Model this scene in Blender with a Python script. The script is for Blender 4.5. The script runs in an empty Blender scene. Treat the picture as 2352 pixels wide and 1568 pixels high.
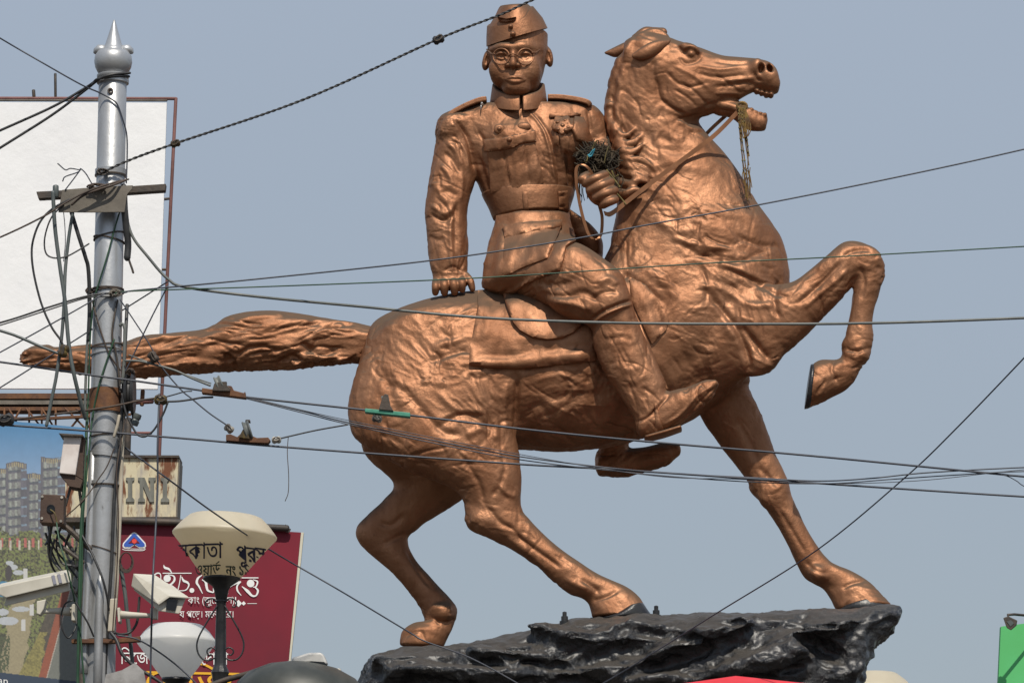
import bpy, bmesh, math, random
import numpy as np
import openvdb as vdb
from mathutils import Vector, Matrix
from mathutils.bvhtree import BVHTree
from mathutils.geometry import delaunay_2d_cdt, tessellate_polygon

S = bpy.context.scene
COL = S.collection
R = math.radians
rng = np.random.default_rng(7)
random.seed(7)

# ------------------------------------------------------------------ camera, sky, sun, exposure
CAM_P = Vector((0.0, -27.0, 1.6))
PITCH = R(12.0)
LENS = 135.0
cam_d = bpy.data.cameras.new('camera')
cam_d.lens = LENS
cam_d.sensor_width = 36.0
cam_d.clip_end = 6000
cam = bpy.data.objects.new('camera', cam_d)
cam.location = CAM_P
cam.rotation_euler = (R(90) + PITCH, 0, 0)
COL.objects.link(cam)
S.camera = cam

SUN_EL, SUN_AZ = 55.0, 8.0         # azimuth: degrees to the right of straight behind the camera
w = bpy.data.worlds.new('World')
S.world = w
w.use_nodes = True
nt = w.node_tree
bg = nt.nodes['Background']
sky = nt.nodes.new('ShaderNodeTexSky')
sky.sky_type = 'NISHITA'
sky.sun_disc = False
sky.sun_elevation = R(SUN_EL)
sky.sun_rotation = R(180 - SUN_AZ)
sky.air_density = 1.0
sky.dust_density = 1.0
sky.ozone_density = 1.0
nt.links.new(sky.outputs[0], bg.inputs['Color'])
bg.inputs['Strength'].default_value = 0.145
# city smog: a pale veil over the clear-sky model, greyer and a little darker towards the horizon
tcw = nt.nodes.new('ShaderNodeTexCoord')
sxw = nt.nodes.new('ShaderNodeSeparateXYZ')
nt.links.new(tcw.outputs['Generated'], sxw.inputs[0])
nzw = nt.nodes.new('ShaderNodeTexNoise')
nzw.inputs['Scale'].default_value = 3.0
nzw.inputs['Detail'].default_value = 4.0
nt.links.new(tcw.outputs['Generated'], nzw.inputs['Vector'])
adw = nt.nodes.new('ShaderNodeMath')
adw.operation = 'MULTIPLY_ADD'
nt.links.new(nzw.outputs['Fac'], adw.inputs[0])
adw.inputs[1].default_value = .10
nt.links.new(sxw.outputs['Z'], adw.inputs[2])
rw = nt.nodes.new('ShaderNodeValToRGB')
nt.links.new(adw.outputs[0], rw.inputs[0])
e = rw.color_ramp.elements
e[0].position, e[0].color = .10, (.29, .315, .33, 1)
e[1].position, e[1].color = .40, (.41, .465, .545, 1)
e2 = rw.color_ramp.elements.new(1.0)
e2.color = (.36, .45, .60, 1)
bgh = nt.nodes.new('ShaderNodeBackground')
nt.links.new(rw.outputs[0], bgh.inputs['Color'])
mxw = nt.nodes.new('ShaderNodeMixShader')
mxw.inputs[0].default_value = .8
nt.links.new(bg.outputs[0], mxw.inputs[1])
nt.links.new(bgh.outputs[0], mxw.inputs[2])
nt.links.new(mxw.outputs[0], nt.nodes['World Output'].inputs['Surface'])

sun_d = bpy.data.lights.new('sun', 'SUN')
sun_d.energy = 4.0
sun_d.angle = R(0.6)
sun_d.color = (1.0, 0.93, 0.82)
sun = bpy.data.objects.new('sun', sun_d)
sdir = Vector((math.sin(R(SUN_AZ)) * math.cos(R(SUN_EL)), -math.cos(R(SUN_AZ)) * math.cos(R(SUN_EL)), math.sin(R(SUN_EL))))
sun.rotation_euler = sdir.to_track_quat('Z', 'Y').to_euler()
sun.location = sdir * 60
COL.objects.link(sun)

S.view_settings.view_transform = 'Standard'
S.view_settings.look = 'None'
S.view_settings.exposure = 0.0
S.view_settings.gamma = 1.0
S.view_settings.use_curve_mapping = False

# ------------------------------------------------------------------ photo pixel <-> world
PW, PH = 2352.0, 1568.0            # measuring frame of the photograph
KPX = 36.0 / LENS / PW
CP, SP = math.cos(PITCH), math.sin(PITCH)


def at(px, py, Y):
    """world point on the vertical plane y=Y seen at photo pixel (px, py)"""
    xn, yn = (px - PW / 2) * KPX, (PH / 2 - py) * KPX
    dy = CP - SP * yn
    t = (Y - CAM_P.y) / dy
    return Vector((xn * t, Y, CAM_P.z + t * (SP + CP * yn)))


def mpp(Y):
    return (Y - CAM_P.y) / CP * KPX


def project(V):
    d = V - np.array(CAM_P)
    zf = d[:, 1] * CP + d[:, 2] * SP
    yu = -d[:, 1] * SP + d[:, 2] * CP
    return np.stack([PW / 2 + d[:, 0] / zf / KPX, PH / 2 - yu / zf / KPX], 1)


def ray(px, py):
    xn, yn = (px - PW / 2) * KPX, (PH / 2 - py) * KPX
    return Vector((xn, CP - SP * yn, SP + CP * yn)).normalized()


# ------------------------------------------------------------------ objects
def link(name, me, mat=None, parent=None, smooth=True):
    o = bpy.data.objects.new(name, me)
    COL.objects.link(o)
    if mat is not None:
        if not me.materials:
            me.materials.append(mat)
    if parent is not None:
        o.parent = parent
        o.matrix_parent_inverse = Matrix.Translation(-parent.matrix_basis.translation) if parent.type == 'EMPTY' else Matrix.Identity(4)
    if smooth:
        me.shade_smooth()
    return o


def thing(name, label, cat, loc=(0, 0, 0), group=None):
    o = bpy.data.objects.new(name, None)
    COL.objects.link(o)
    o.location = loc
    o.empty_display_size = .1
    return tag(o, label, cat, group)


def tag(o, label, cat, group=None):
    o['label'] = label
    o['category'] = cat
    if group:
        o['group'] = group
    return o


def mesh_from(name, V, F):
    me = bpy.data.meshes.new(name)
    me.from_pydata([tuple(v) for v in V], [], [tuple(f) for f in F])
    me.update()
    return me


def np_mesh(name, V, Q):
    """fast mesh of quads from numpy"""
    me = bpy.data.meshes.new(name)
    me.vertices.add(len(V))
    me.vertices.foreach_set('co', np.ascontiguousarray(V, dtype=np.float32).ravel())
    me.loops.add(Q.size)
    me.loops.foreach_set('vertex_index', np.ascontiguousarray(Q, dtype=np.int32).ravel())
    me.polygons.add(len(Q))
    me.polygons.foreach_set('loop_start', np.arange(0, Q.size, Q.shape[1], dtype=np.int32))
    me.update(calc_edges=True)
    return me


def normals_of(me):
    n = np.empty(len(me.vertices) * 3, dtype=np.float32)
    me.vertex_normals.foreach_get('vector', n)
    return n.reshape(-1, 3)


def bm_mesh(name, bm, mat=None, parent=None, smooth=False, autos=None):
    bmesh.ops.recalc_face_normals(bm, faces=bm.faces)
    me = bpy.data.meshes.new(name)
    bm.to_mesh(me)
    bm.free()
    o = link(name, me, mat, parent, smooth)
    if autos:
        me.shade_smooth()
        me.set_sharp_from_angle(angle=R(autos))
    return o


# ------------------------------------------------------------------ splines
def cr(P, n=6, closed=False):
    """Catmull-Rom through P (k,dim), n steps a span"""
    P = np.asarray(P, dtype=float)
    k = len(P)
    out = []
    segs = k if closed else k - 1
    for i in range(segs):
        if closed:
            p0, p1, p2, p3 = P[(i - 1) % k], P[i], P[(i + 1) % k], P[(i + 2) % k]
        else:
            p1, p2 = P[i], P[i + 1]
            p0 = P[i - 1] if i > 0 else 2 * p1 - p2
            p3 = P[i + 2] if i + 2 < k else 2 * p2 - p1
        for t in np.linspace(0, 1, n, endpoint=False):
            out.append(.5 * ((2 * p1) + (-p0 + p2) * t + (2 * p0 - 5 * p1 + 4 * p2 - p3) * t * t + (-p0 + 3 * p1 - 3 * p2 + p3) * t ** 3))
    if not closed:
        out.append(P[-1])
    return np.array(out)


# ------------------------------------------------------------------ noise
_L = rng.random((32, 32, 32)).astype(np.float32) * 2 - 1


def vnoise(P):
    i = np.floor(P).astype(np.int64)
    f = (P - i).astype(np.float32)
    f = f * f * f * (f * (f * 6 - 15) + 10)
    i &= 31
    j = (i + 1) & 31
    x0, y0, z0 = i.T
    x1, y1, z1 = j.T
    fx, fy, fz = f.T
    a = _L[x0, y0, z0] * (1 - fx) + _L[x1, y0, z0] * fx
    b = _L[x0, y1, z0] * (1 - fx) + _L[x1, y1, z0] * fx
    c = _L[x0, y0, z1] * (1 - fx) + _L[x1, y0, z1] * fx
    d = _L[x0, y1, z1] * (1 - fx) + _L[x1, y1, z1] * fx
    return (a * (1 - fy) + b * fy) * (1 - fz) + (c * (1 - fy) + d * fy) * fz


_ROT = np.array([[.36, .48, -.8], [-.8, .6, 0], [.48, .64, .6]])


def fbm(P, octs=4, gain=.5, lac=2.03):
    P = np.asarray(P, dtype=np.float64)
    s, a, t = 0, 1.0, 0
    for _ in range(octs):
        s = s + a * vnoise(P)
        t += a
        a *= gain
        P = P @ _ROT.T * lac + 3.7
    return s / t


def ridged(P, octs=3, gain=.5):
    P = np.asarray(P, dtype=np.float64)
    s, a, t = 0, 1.0, 0
    for _ in range(octs):
        s = s + a * (1 - np.abs(vnoise(P)) * 2)
        t += a
        a *= gain
        P = P @ _ROT.T * 2.07 + 5.1
    return s / t


# ------------------------------------------------------------------ sculpting with level sets
class Sculpt:
    def __init__(self, lo, hi, h, band=9):
        self.h, self.band = h, band
        self.lo = np.floor(np.array(lo) / h).astype(int)
        self.n = np.ceil(np.array(hi) / h).astype(int) - self.lo
        self.bgv = band * h
        self.A = np.full(self.n, self.bgv, dtype=np.float32)
        self.X = vdb.createLinearTransform(voxelSize=h)

    def add(self, V, F, k=.04, sub=False):
        V = np.asarray(V, dtype=np.float32)
        F = np.asarray(F)
        kw = dict(transform=self.X, halfWidth=self.band)
        if F.shape[1] == 4:
            g = vdb.FloatGrid.createLevelSetFromPolygons(V, quads=F.astype(np.uint32), **kw)
        else:
            g = vdb.FloatGrid.createLevelSetFromPolygons(V, triangles=F.astype(np.uint32), **kw)
        m = self.band + 1
        a = np.maximum(np.floor(V.min(0) / self.h).astype(int) - m, self.lo)
        b = np.minimum(np.ceil(V.max(0) / self.h).astype(int) + m, self.lo + self.n)
        if (b <= a).any():
            return
        B = np.empty(b - a, dtype=np.float32)
        g.copyToArray(B, ijk=tuple(int(x) for x in a))
        sl = tuple(slice(a[i] - self.lo[i], b[i] - self.lo[i]) for i in range(3))
        A = self.A[sl]
        if sub:
            B = -B
            hh = np.maximum(k - np.abs(A - B), 0) / k
            self.A[sl] = np.maximum(A, B) + hh * hh * k * .25
        else:
            hh = np.maximum(k - np.abs(A - B), 0) / k
            self.A[sl] = np.minimum(A, B) - hh * hh * k * .25

    def blur(self, n=1):
        for _ in range(n):
            for ax in range(3):
                A = self.A
                lo = np.roll(A, 1, ax)
                hi = np.roll(A, -1, ax)
                self.A = .25 * lo + .5 * A + .25 * hi

    def mesh(self):
        g = vdb.FloatGrid(self.bgv)
        g.transform = self.X
        g.copyFromArray(np.ascontiguousarray(self.A), ijk=tuple(int(x) for x in self.lo), tolerance=1e-6)
        P, Q = g.convertToQuads(isovalue=0.0)
        return np.array(P, dtype=np.float64), np.array(Q, dtype=np.int64)


def ring_loft(rings, cap=.6):
    """closed quad mesh through rings (k,m,3); ends rounded by shrinking rings"""
    rings = [np.asarray(r, dtype=float) for r in rings]

    def end(r, nxt, c):
        cen = r.mean(0)
        size = np.linalg.norm(r - cen, axis=1).min()
        d = cen - nxt.mean(0)
        L = np.linalg.norm(d)
        d = d / max(L, 1e-9)
        o = []
        for a in ((35, 65, 85) if c > 0 else (0,)):
            if c > 0:
                o.append(cen + (r - cen) * math.cos(R(a)) + d * size * c * math.sin(R(a)))
        o.append(np.repeat((cen + d * size * max(c, 0) * 1.0)[None], len(r), 0) * .98 + .02 * (o[-1] if o else r))
        return o
    c0, c1 = cap if isinstance(cap, tuple) else (cap, cap)
    pre = end(rings[0], rings[1], c0)[::-1]
    post = end(rings[-1], rings[-2], c1)
    allr = np.array(pre + rings + post)
    k, m = allr.shape[:2]
    V = allr.reshape(-1, 3)
    i = np.arange(k - 1)[:, None] * m
    j = np.arange(m)[None]
    jn = (j + 1) % m
    Q = np.stack([i + j, i + jn, i + m + jn, i + m + j], -1).reshape(-1, 4)
    return V, Q, (k, m)


def _tri(V, Q, km):
    k, m = km
    T = np.concatenate([Q[:, [0, 1, 2]], Q[:, [0, 2, 3]]])
    a = np.arange(1, m - 1)
    c0 = np.stack([np.zeros_like(a), a + 1, a], 1)
    b = (k - 1) * m
    c1 = np.stack([np.full_like(a, b), b + a, b + a + 1], 1)
    return V, np.concatenate([T, c0, c1])


def pair_loft(secs, cap=.6, n=5, m=28, sq=1.0):
    """secs: (ax,ay, bx,by, Y, halfdepth) photo-measured edge pairs -> closed triangle mesh in the world"""
    secs = [tuple(q) + (0,) * (7 - len(q)) for q in secs]
    C = cr(np.array(secs, dtype=float), n)
    rings = []
    ph = np.linspace(0, 2 * math.pi, m, endpoint=False)
    cs, sn = np.cos(ph), np.sin(ph)
    if sq != 1.0:
        cs = np.sign(cs) * np.abs(cs) ** sq
        sn = np.sign(sn) * np.abs(sn) ** sq
    for ax, ay, bx, by, Y, d, tilt in C:
        a, b = np.array(at(ax, ay, Y)), np.array(at(bx, by, Y))
        c, hv = (a + b) / 2, (a - b) / 2
        rings.append(c + hv * cs[:, None] + np.array([0, d, d * tilt]) * sn[:, None])
    return _tri(*ring_loft(rings, cap))


def tube_mesh(P, r, m=10, cap=1.0):
    """round tube along world points; r scalar or list"""
    P = np.asarray(P, dtype=float)
    r = np.broadcast_to(np.asarray(r, dtype=float), (len(P),))
    T = np.gradient(P, axis=0)
    T /= np.maximum(np.linalg.norm(T, axis=1)[:, None], 1e-9)
    u = np.cross(T[0], [0, 0, 1.0])
    if np.linalg.norm(u) < 1e-3:
        u = np.cross(T[0], [0, 1.0, 0])
    u /= np.linalg.norm(u)
    rings = []
    ph = np.linspace(0, 2 * math.pi, m, endpoint=False)
    for i in range(len(P)):
        u = u - T[i] * (u @ T[i])
        u /= max(np.linalg.norm(u), 1e-9)
        v = np.cross(T[i], u)
        rings.append(P[i] + r[i] * (np.cos(ph)[:, None] * u + np.sin(ph)[:, None] * v))
    return _tri(*ring_loft(rings, cap))


def ell(c, rx, ry, rz, rot=0.0, m=20):
    """ellipsoid mesh; rot in the picture plane (about y), radians"""
    V, F = [], []
    for i in range(m // 2 + 1):
        a = math.pi * i / (m // 2)
        a = min(max(a, .02), math.pi - .02)
        for j in range(m):
            b = 2 * math.pi * j / m
            V.append((rx * math.sin(a) * math.cos(b), ry * math.sin(a) * math.sin(b), rz * math.cos(a)))
    V = np.array(V)
    c_, s_ = math.cos(rot), math.sin(rot)
    V = np.stack([V[:, 0] * c_ + V[:, 2] * s_, V[:, 1], -V[:, 0] * s_ + V[:, 2] * c_], 1) + np.array(c)
    k = m // 2 + 1
    i = np.arange(k - 1)[:, None] * m
    j = np.arange(m)[None]
    jn = (j + 1) % m
    Q = np.stack([i + j, i + m + j, i + m + jn, i + jn], -1).reshape(-1, 4)
    T = np.concatenate([Q[:, [0, 1, 2]], Q[:, [0, 2, 3]]])
    a = np.arange(1, m - 1)
    T = np.concatenate([T, np.stack([0 * a, a, a + 1], 1), np.stack([0 * a + (k - 1) * m, (k - 1) * m + a + 1, (k - 1) * m + a], 1)])
    return V, T


def pell(px, py, Y, rpx, rpy, ry, rot=0.0):
    """ellipsoid with picture radii in photo pixels"""
    s = mpp(Y)
    return ell(at(px, py, Y), rpx * s, ry, rpy * s, rot)


def ptube(pts, m=12, n=4, cap=1.0):
    """pts: (px,py,Y,r_px) -> tube"""
    C = cr(np.array(pts, dtype=float), n)
    return tube_mesh([at(a, b, c) for a, b, c, _ in C], [d * mpp(c) for _, _, c, d in C], m, cap)


def sculpt_strokes(V, N, strokes, ylim=None):
    """raise or groove the camera-side surface along hand-traced modelling strokes: (points, width_px, amount_m)"""
    P = project(V)
    view = np.array(CAM_P) - V
    view /= np.linalg.norm(view, axis=1)[:, None]
    fac = np.clip((N * view).sum(1) * 2.5 - .1, 0, 1)
    if ylim is not None:
        fac = fac * (V[:, 1] < ylim)
    D = np.zeros(len(V))
    for st in strokes:
        pts, wd, amp = st[:3]
        C = cr(pts, 5)
        lo, hi = C.min(0) - wd * 3.2, C.max(0) + wd * 3.2
        m = np.where((P[:, 0] > lo[0]) & (P[:, 0] < hi[0]) & (P[:, 1] > lo[1]) & (P[:, 1] < hi[1]) & (fac > 0))[0]
        if not len(m):
            continue
        Q = P[m]
        best = np.full(len(m), 1e9)
        tt = np.zeros(len(m))
        nseg = len(C) - 1
        for i in range(nseg):
            a, b = C[i], C[i + 1]
            ab = b - a
            t = np.clip(((Q - a) @ ab) / max(ab @ ab, 1e-9), 0, 1)
            d = np.linalg.norm(Q - a - t[:, None] * ab, axis=1)
            u = d < best
            best[u] = d[u]
            tt[u] = (i + t[u]) / nseg
        ends = np.clip(np.minimum(tt, 1 - tt) * 6 + .25, 0, 1)
        D[m] += amp * fac[m] * ends * np.exp(-(best / wd) ** 2)
    return D


def noise_relief(V, N, lump=.012, dab=.006, crease=.012, calm=None, f=1.0):
    """hand modelled unevenness: broad lumps, small dabs and scattered creases that keep to patches"""
    q = V + .22 * np.stack([fbm(V * 2.6 + i * 9.1, 2) for i in range(3)], 1)
    mask = np.clip(fbm(V * 2.1 + 40, 2) * 2.2 + .55, 0, 1)
    c = ridged(q * 5.0 * f, 2)
    D = lump * fbm(q * 4.0 * f, 2) + dab * fbm(q * 14.0 * f, 3) * (.35 + .65 * mask) - crease * np.clip(c - .62, 0, 1) * 2.6 * mask
    if calm is not None:
        D = D * (1 - calm)
    return D


def patch(name, poly, bvh, off, material, parent, step=6.0, smooth_it=4, relief=.003, strokes=(), ylift=0.0, rim=.02, seed=1):
    """a sheet (cloth, leather, pocket) lying on a body: outline in photo pixels, laid on the surface and given real thickness"""
    C = []
    for i in range(len(poly)):
        a, b = np.array(poly[i], float), np.array(poly[(i + 1) % len(poly)], float)
        k = max(1, int(np.linalg.norm(b - a) / step))
        for t in range(k):
            C.append(a + (b - a) * t / k)
    C = np.array(C)
    nb = len(C)
    lo, hi = C.min(0), C.max(0)
    gx, gy = np.meshgrid(np.arange(lo[0], hi[0], step), np.arange(lo[1], hi[1], step))
    G = np.stack([gx.ravel(), gy.ravel()], 1)
    ins = np.zeros(len(G), bool)
    j = nb - 1
    for i in range(nb):
        xi, yi = C[i]
        xj, yj = C[j]
        m = ((yi > G[:, 1]) != (yj > G[:, 1])) & (G[:, 0] < (xj - xi) * (G[:, 1] - yi) / (yj - yi + 1e-12) + xi)
        ins ^= m
        j = i
    G = G[ins]
    if len(G):
        dd = np.linalg.norm(G[:, None] - C[None], axis=2).min(1)
        G = G[dd > step * .5]
    P2 = np.concatenate([C, G]) if len(G) else C
    vo, _, fo, _, _, _ = delaunay_2d_cdt([Vector(p) for p in P2], [], [list(range(nb))], 1, 1e-4)
    P2 = np.array([tuple(v) for v in vo])
    F = np.array([f for f in fo if len(f) == 3])
    X = np.zeros((len(P2), 3))
    Nn = np.zeros((len(P2), 3))
    ok = np.zeros(len(P2), bool)
    for i, p in enumerate(P2):
        h = bvh.ray_cast(CAM_P, ray(p[0], p[1]))
        if h[0] is not None:
            X[i], Nn[i], ok[i] = h[0], h[1], True
    good = np.where(ok)[0]
    for i in np.where(~ok)[0]:
        g = good[np.argmin(((P2[good] - P2[i]) ** 2).sum(1))]
        X[i] = X[g]
        Nn[i] = Nn[g]
    n = len(P2)
    E = np.concatenate([F[:, [0, 1]], F[:, [1, 2]], F[:, [2, 0]]])
    deg = np.bincount(E.ravel(), minlength=n).astype(float)

    def lap(A):
        B = np.zeros_like(A)
        np.add.at(B, E[:, 0], A[E[:, 1]])
        np.add.at(B, E[:, 1], A[E[:, 0]])
        return B / np.maximum(deg, 1)[:, None]
    for _ in range(smooth_it):
        Nn = .4 * Nn + .6 * lap(Nn)
        Nn /= np.maximum(np.linalg.norm(Nn, axis=1)[:, None], 1e-6)
    # keep the outline where it was traced: only the distance from the camera is smoothed
    dist = np.linalg.norm(X - np.array(CAM_P), axis=1)[:, None]
    for _ in range(smooth_it):
        dist = .5 * dist + .5 * lap(dist)
    d0 = np.linalg.norm(X - np.array(CAM_P), axis=1)[:, None]
    dist = np.minimum(dist, d0)
    u = (X - np.array(CAM_P)) / d0
    X = np.array(CAM_P) + u * dist
    # border: outer edges used once
    und = {}
    for f in F:
        for a, b in ((f[0], f[1]), (f[1], f[2]), (f[2], f[0])):
            und.setdefault((min(a, b), max(a, b)), []).append((a, b))
    be = [v[0] for v in und.values() if len(v) == 1]
    isb = np.zeros(n, bool)
    for a, b in be:
        isb[a] = isb[b] = True
    top = X + Nn * off + np.array([0, -ylift, 0])
    if relief:
        top += Nn * (relief * fbm(X * 9 + seed * 7, 3))[:, None] * 2
    if len(strokes):
        top += Nn * sculpt_strokes(top, Nn, strokes)[:, None]
    top[isb] -= Nn[isb] * off * .3
    bi = np.where(isb)[0]
    mp = {int(b): n + i for i, b in enumerate(bi)}
    low = X[bi] - Nn[bi] * rim
    V = np.concatenate([top, low])
    flip = (np.cross(top[F[:, 1]] - top[F[:, 0]], top[F[:, 2]] - top[F[:, 0]]) * Nn[F[:, 0]]).sum() < 0
    Fs = [tuple(int(k) for k in (f[::-1] if flip else f)) for f in F]
    for a, b in be:
        q = (b, a, mp[int(a)], mp[int(b)])
        Fs.append(tuple(int(k) for k in (q[::-1] if flip else q)))
    me = mesh_from(name, V, Fs)
    o = link(name, me, material, parent)
    me.set_sharp_from_angle(angle=R(50))
    return o
# ------------------------------------------------------------------ materials
def mat(name, base, rough=.6, metal=0.0, base2=None, vscale=3.0, vdetail=5.0, contrast=(.35, .65), bump=0.0, bscale=40.0,
        coat=0.0, rough2=None, spec=.5, base3=None, v3scale=9.0, c3=(.6, .7), bdist=.01, coords='Object', stretch=None, dust=None):
    """principled paint with two tones mixed by noise, an optional third (chips, rust) and fine relief"""
    m = bpy.data.materials.new(name)
    m.use_nodes = True
    t = m.node_tree
    p = t.nodes['Principled BSDF']
    p.inputs['Base Color'].default_value = (*base, 1)
    p.inputs['Roughness'].default_value = rough
    p.inputs['Metallic'].default_value = metal
    p.inputs['Specular IOR Level'].default_value = spec
    p.inputs['Coat Weight'].default_value = coat
    p.inputs['Coat Roughness'].default_value = .4
    tc = t.nodes.new('ShaderNodeTexCoord')
    src = tc.outputs[coords]
    if stretch:
        mp = t.nodes.new('ShaderNodeMapping')
        mp.inputs['Scale'].default_value = stretch
        t.links.new(src, mp.inputs['Vector'])
        src = mp.outputs[0]

    def noise(scale, detail=5.0, rough_=.6):
        n = t.nodes.new('ShaderNodeTexNoise')
        n.inputs['Scale'].default_value = scale
        n.inputs['Detail'].default_value = detail
        n.inputs['Roughness'].default_value = rough_
        t.links.new(src, n.inputs['Vector'])
        return n

    def ramp(n, lo, hi):
        r = t.nodes.new('ShaderNodeMapRange')
        r.interpolation_type = 'SMOOTHSTEP'
        r.inputs['From Min'].default_value = lo
        r.inputs['From Max'].default_value = hi
        t.links.new(n.outputs['Fac'], r.inputs['Value'])
        return r
    if base2 is not None:
        n = noise(vscale, vdetail)
        r = ramp(n, *contrast)
        mx = t.nodes.new('ShaderNodeMix')
        mx.data_type = 'RGBA'
        mx.inputs['A'].default_value = (*base, 1)
        mx.inputs['B'].default_value = (*base2, 1)
        t.links.new(r.outputs[0], mx.inputs['Factor'])
        out = mx.outputs['Result']
        if base3 is not None:
            n3 = noise(v3scale, 6.0, .65)
            r3 = ramp(n3, *c3)
            m3 = t.nodes.new('ShaderNodeMix')
            m3.data_type = 'RGBA'
            t.links.new(out, m3.inputs['A'])
            m3.inputs['B'].default_value = (*base3, 1)
            t.links.new(r3.outputs[0], m3.inputs['Factor'])
            out = m3.outputs['Result']
        t.links.new(out, p.inputs['Base Color'])
        if rough2 is not None:
            rr = t.nodes.new('ShaderNodeMapRange')
            rr.inputs['To Min'].default_value = rough
            rr.inputs['To Max'].default_value = rough2
            t.links.new(r.outputs[0], rr.inputs['Value'])
            t.links.new(rr.outputs[0], p.inputs['Roughness'])
    if bump:
        nb = noise(bscale, 6.0, .62)
        t.links.new(tc.outputs[coords], nb.inputs['Vector'])
        b = t.nodes.new('ShaderNodeBump')
        b.inputs['Strength'].default_value = bump
        b.inputs['Distance'].default_value = bdist
        t.links.new(nb.outputs['Fac'], b.inputs['Height'])
        t.links.new(b.outputs[0], p.inputs['Normal'])
    if dust:
        # road dust lying on whatever faces up: (colour, first and full slope, amount)
        dcol, s0, s1, amount = dust
        ge = t.nodes.new('ShaderNodeNewGeometry')
        sx = t.nodes.new('ShaderNodeSeparateXYZ')
        t.links.new(ge.outputs['Normal'], sx.inputs[0])
        nd = noise(7.0, 6.0, .7)
        ad = t.nodes.new('ShaderNodeMath')
        ad.operation = 'MULTIPLY_ADD'
        t.links.new(nd.outputs['Fac'], ad.inputs[0])
        ad.inputs[1].default_value = .25
        t.links.new(sx.outputs['Z'], ad.inputs[2])
        rd = t.nodes.new('ShaderNodeMapRange')
        rd.interpolation_type = 'SMOOTHSTEP'
        rd.inputs['From Min'].default_value = s0 + .125
        rd.inputs['From Max'].default_value = s1 + .125
        rd.inputs['To Max'].default_value = amount
        t.links.new(ad.outputs[0], rd.inputs['Value'])
        pd = t.nodes.new('ShaderNodeBsdfPrincipled')
        pd.inputs['Base Color'].default_value = (*dcol, 1)
        pd.inputs['Roughness'].default_value = .9
        pd.inputs['Specular IOR Level'].default_value = .2
        ms = t.nodes.new('ShaderNodeMixShader')
        t.links.new(rd.outputs[0], ms.inputs[0])
        t.links.new(p.outputs[0], ms.inputs[1])
        t.links.new(pd.outputs[0], ms.inputs[2])
        t.links.new(ms.outputs[0], t.nodes['Material Output'].inputs['Surface'])
    return m


M = {}
M['copper'] = mat('copper_paint', (.355, .170, .088), .50, .72, (.262, .114, .054), 3.0, 6, (.3, .7), .42, 24.0, rough2=.60, bdist=.012, coat=.04, stretch=(1.6, 1.6, .7), dust=((.102, .068, .045), .22, .72, .93), base3=(.13, .06, .03), v3scale=9, c3=(.66, .78))
M['hoof_black'] = mat('hoof_black', (.012, .012, .014), .35, 0, (.03, .03, .03), 6, bump=.4, bscale=30)
M['strap'] = mat('strap_copper', (.33, .15, .07), .45, .6, (.25, .11, .05), 8)
M['rock'] = mat('black_rock_paint', (.0060, .0068, .009), .17, 0, (.010, .010, .011), 4, 6, (.35, .7), 1.0, 30.0, rough2=.30, bdist=.035, coat=.7, dust=((.075, .066, .056), .42, .9, .60))
M['steel'] = mat('silver_paint', (.46, .47, .48), .38, .55, (.33, .33, .33), 5, 6, (.3, .75), .15, 30, rough2=.5, stretch=(1, 1, .35), base3=(.13, .12, .11), v3scale=8, c3=(.60, .74))
M['dark_steel'] = mat('dark_steel', (.045, .04, .036), .6, .2, (.08, .06, .045), 9, bump=.3)
M['rust'] = mat('rusty_iron', (.10, .045, .025), .8, 0, (.17, .075, .03), 10, bump=.4, bscale=30, base3=(.05, .03, .02), v3scale=6)
M['tin'] = mat('weathered_tin', (.19, .165, .135), .75, 0, (.12, .105, .085), 7, 6, (.3, .7), .3, 20)
M['tin_pale'] = mat('pale_sheet', (.36, .35, .34), .6, .1, (.22, .21, .2), 6, 6, (.4, .7), .4, 12, base3=(.08, .08, .08), v3scale=20, c3=(.68, .72))
M['black_rubber'] = mat('black_cable', (.018, .018, .02), .5, 0, (.04, .04, .04), 12)
M['grey_cable'] = mat('grey_cable', (.10, .11, .105), .5, 0, (.15, .155, .14), 9)
M['blue_grey_cable'] = mat('blue_grey_cable', (.035, .042, .06), .5, 0, (.05, .055, .07), 9)
M['hose'] = mat('grey_green_hose', (.07, .085, .085), .45, 0, (.1, .115, .11), 6)
M['green_wire'] = mat('green_wire', (.012, .050, .024), .5, 0, (.025, .075, .035), 9)
M['brown_wire'] = mat('brown_wire', (.05, .034, .026), .7, 0, (.08, .055, .04), 9)
M['beige'] = mat('beige_pipe', (.50, .45, .36), .5, 0, (.38, .33, .25), 5, 6, (.4, .7), base3=(.22, .12, .05), v3scale=14, c3=(.66, .74))
M['white_box'] = mat('white_enamel', (.72, .66, .62), .5, 0, (.6, .53, .49), 9, base3=(.12, .07, .05), v3scale=22, c3=(.70, .74))
M['brown_and_shaded_box'] = mat('brown_and_shaded_box', (.055, .03, .02), .65, 0, (.08, .045, .028), 7, bump=.2)  # brown box paint, also the painted shade on the white box's side
M['cctv'] = mat('camera_housing', (.56, .53, .45), .5, 0, (.42, .39, .32), 4, 6, (.35, .75), base3=(.2, .18, .14), v3scale=18, c3=(.68, .76))
M['cctv_dark'] = mat('camera_glass', (.006, .006, .007), .12)
M['cctv_stripe'] = mat('camera_stripe', (.25, .25, .30), .5)
M['white_vinyl'] = mat('white_vinyl', (.86, .86, .86), .7, 0, (.81, .81, .82), 1.2, 6, (.4, .75), base3=(.70, .68, .65), v3scale=.9, c3=(.62, .75), bump=.3, bscale=1.3, bdist=.06)
M['red_pipe'] = mat('red_oxide_pipe', (.20, .085, .075), .7, 0, (.13, .055, .045), 4)
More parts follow.
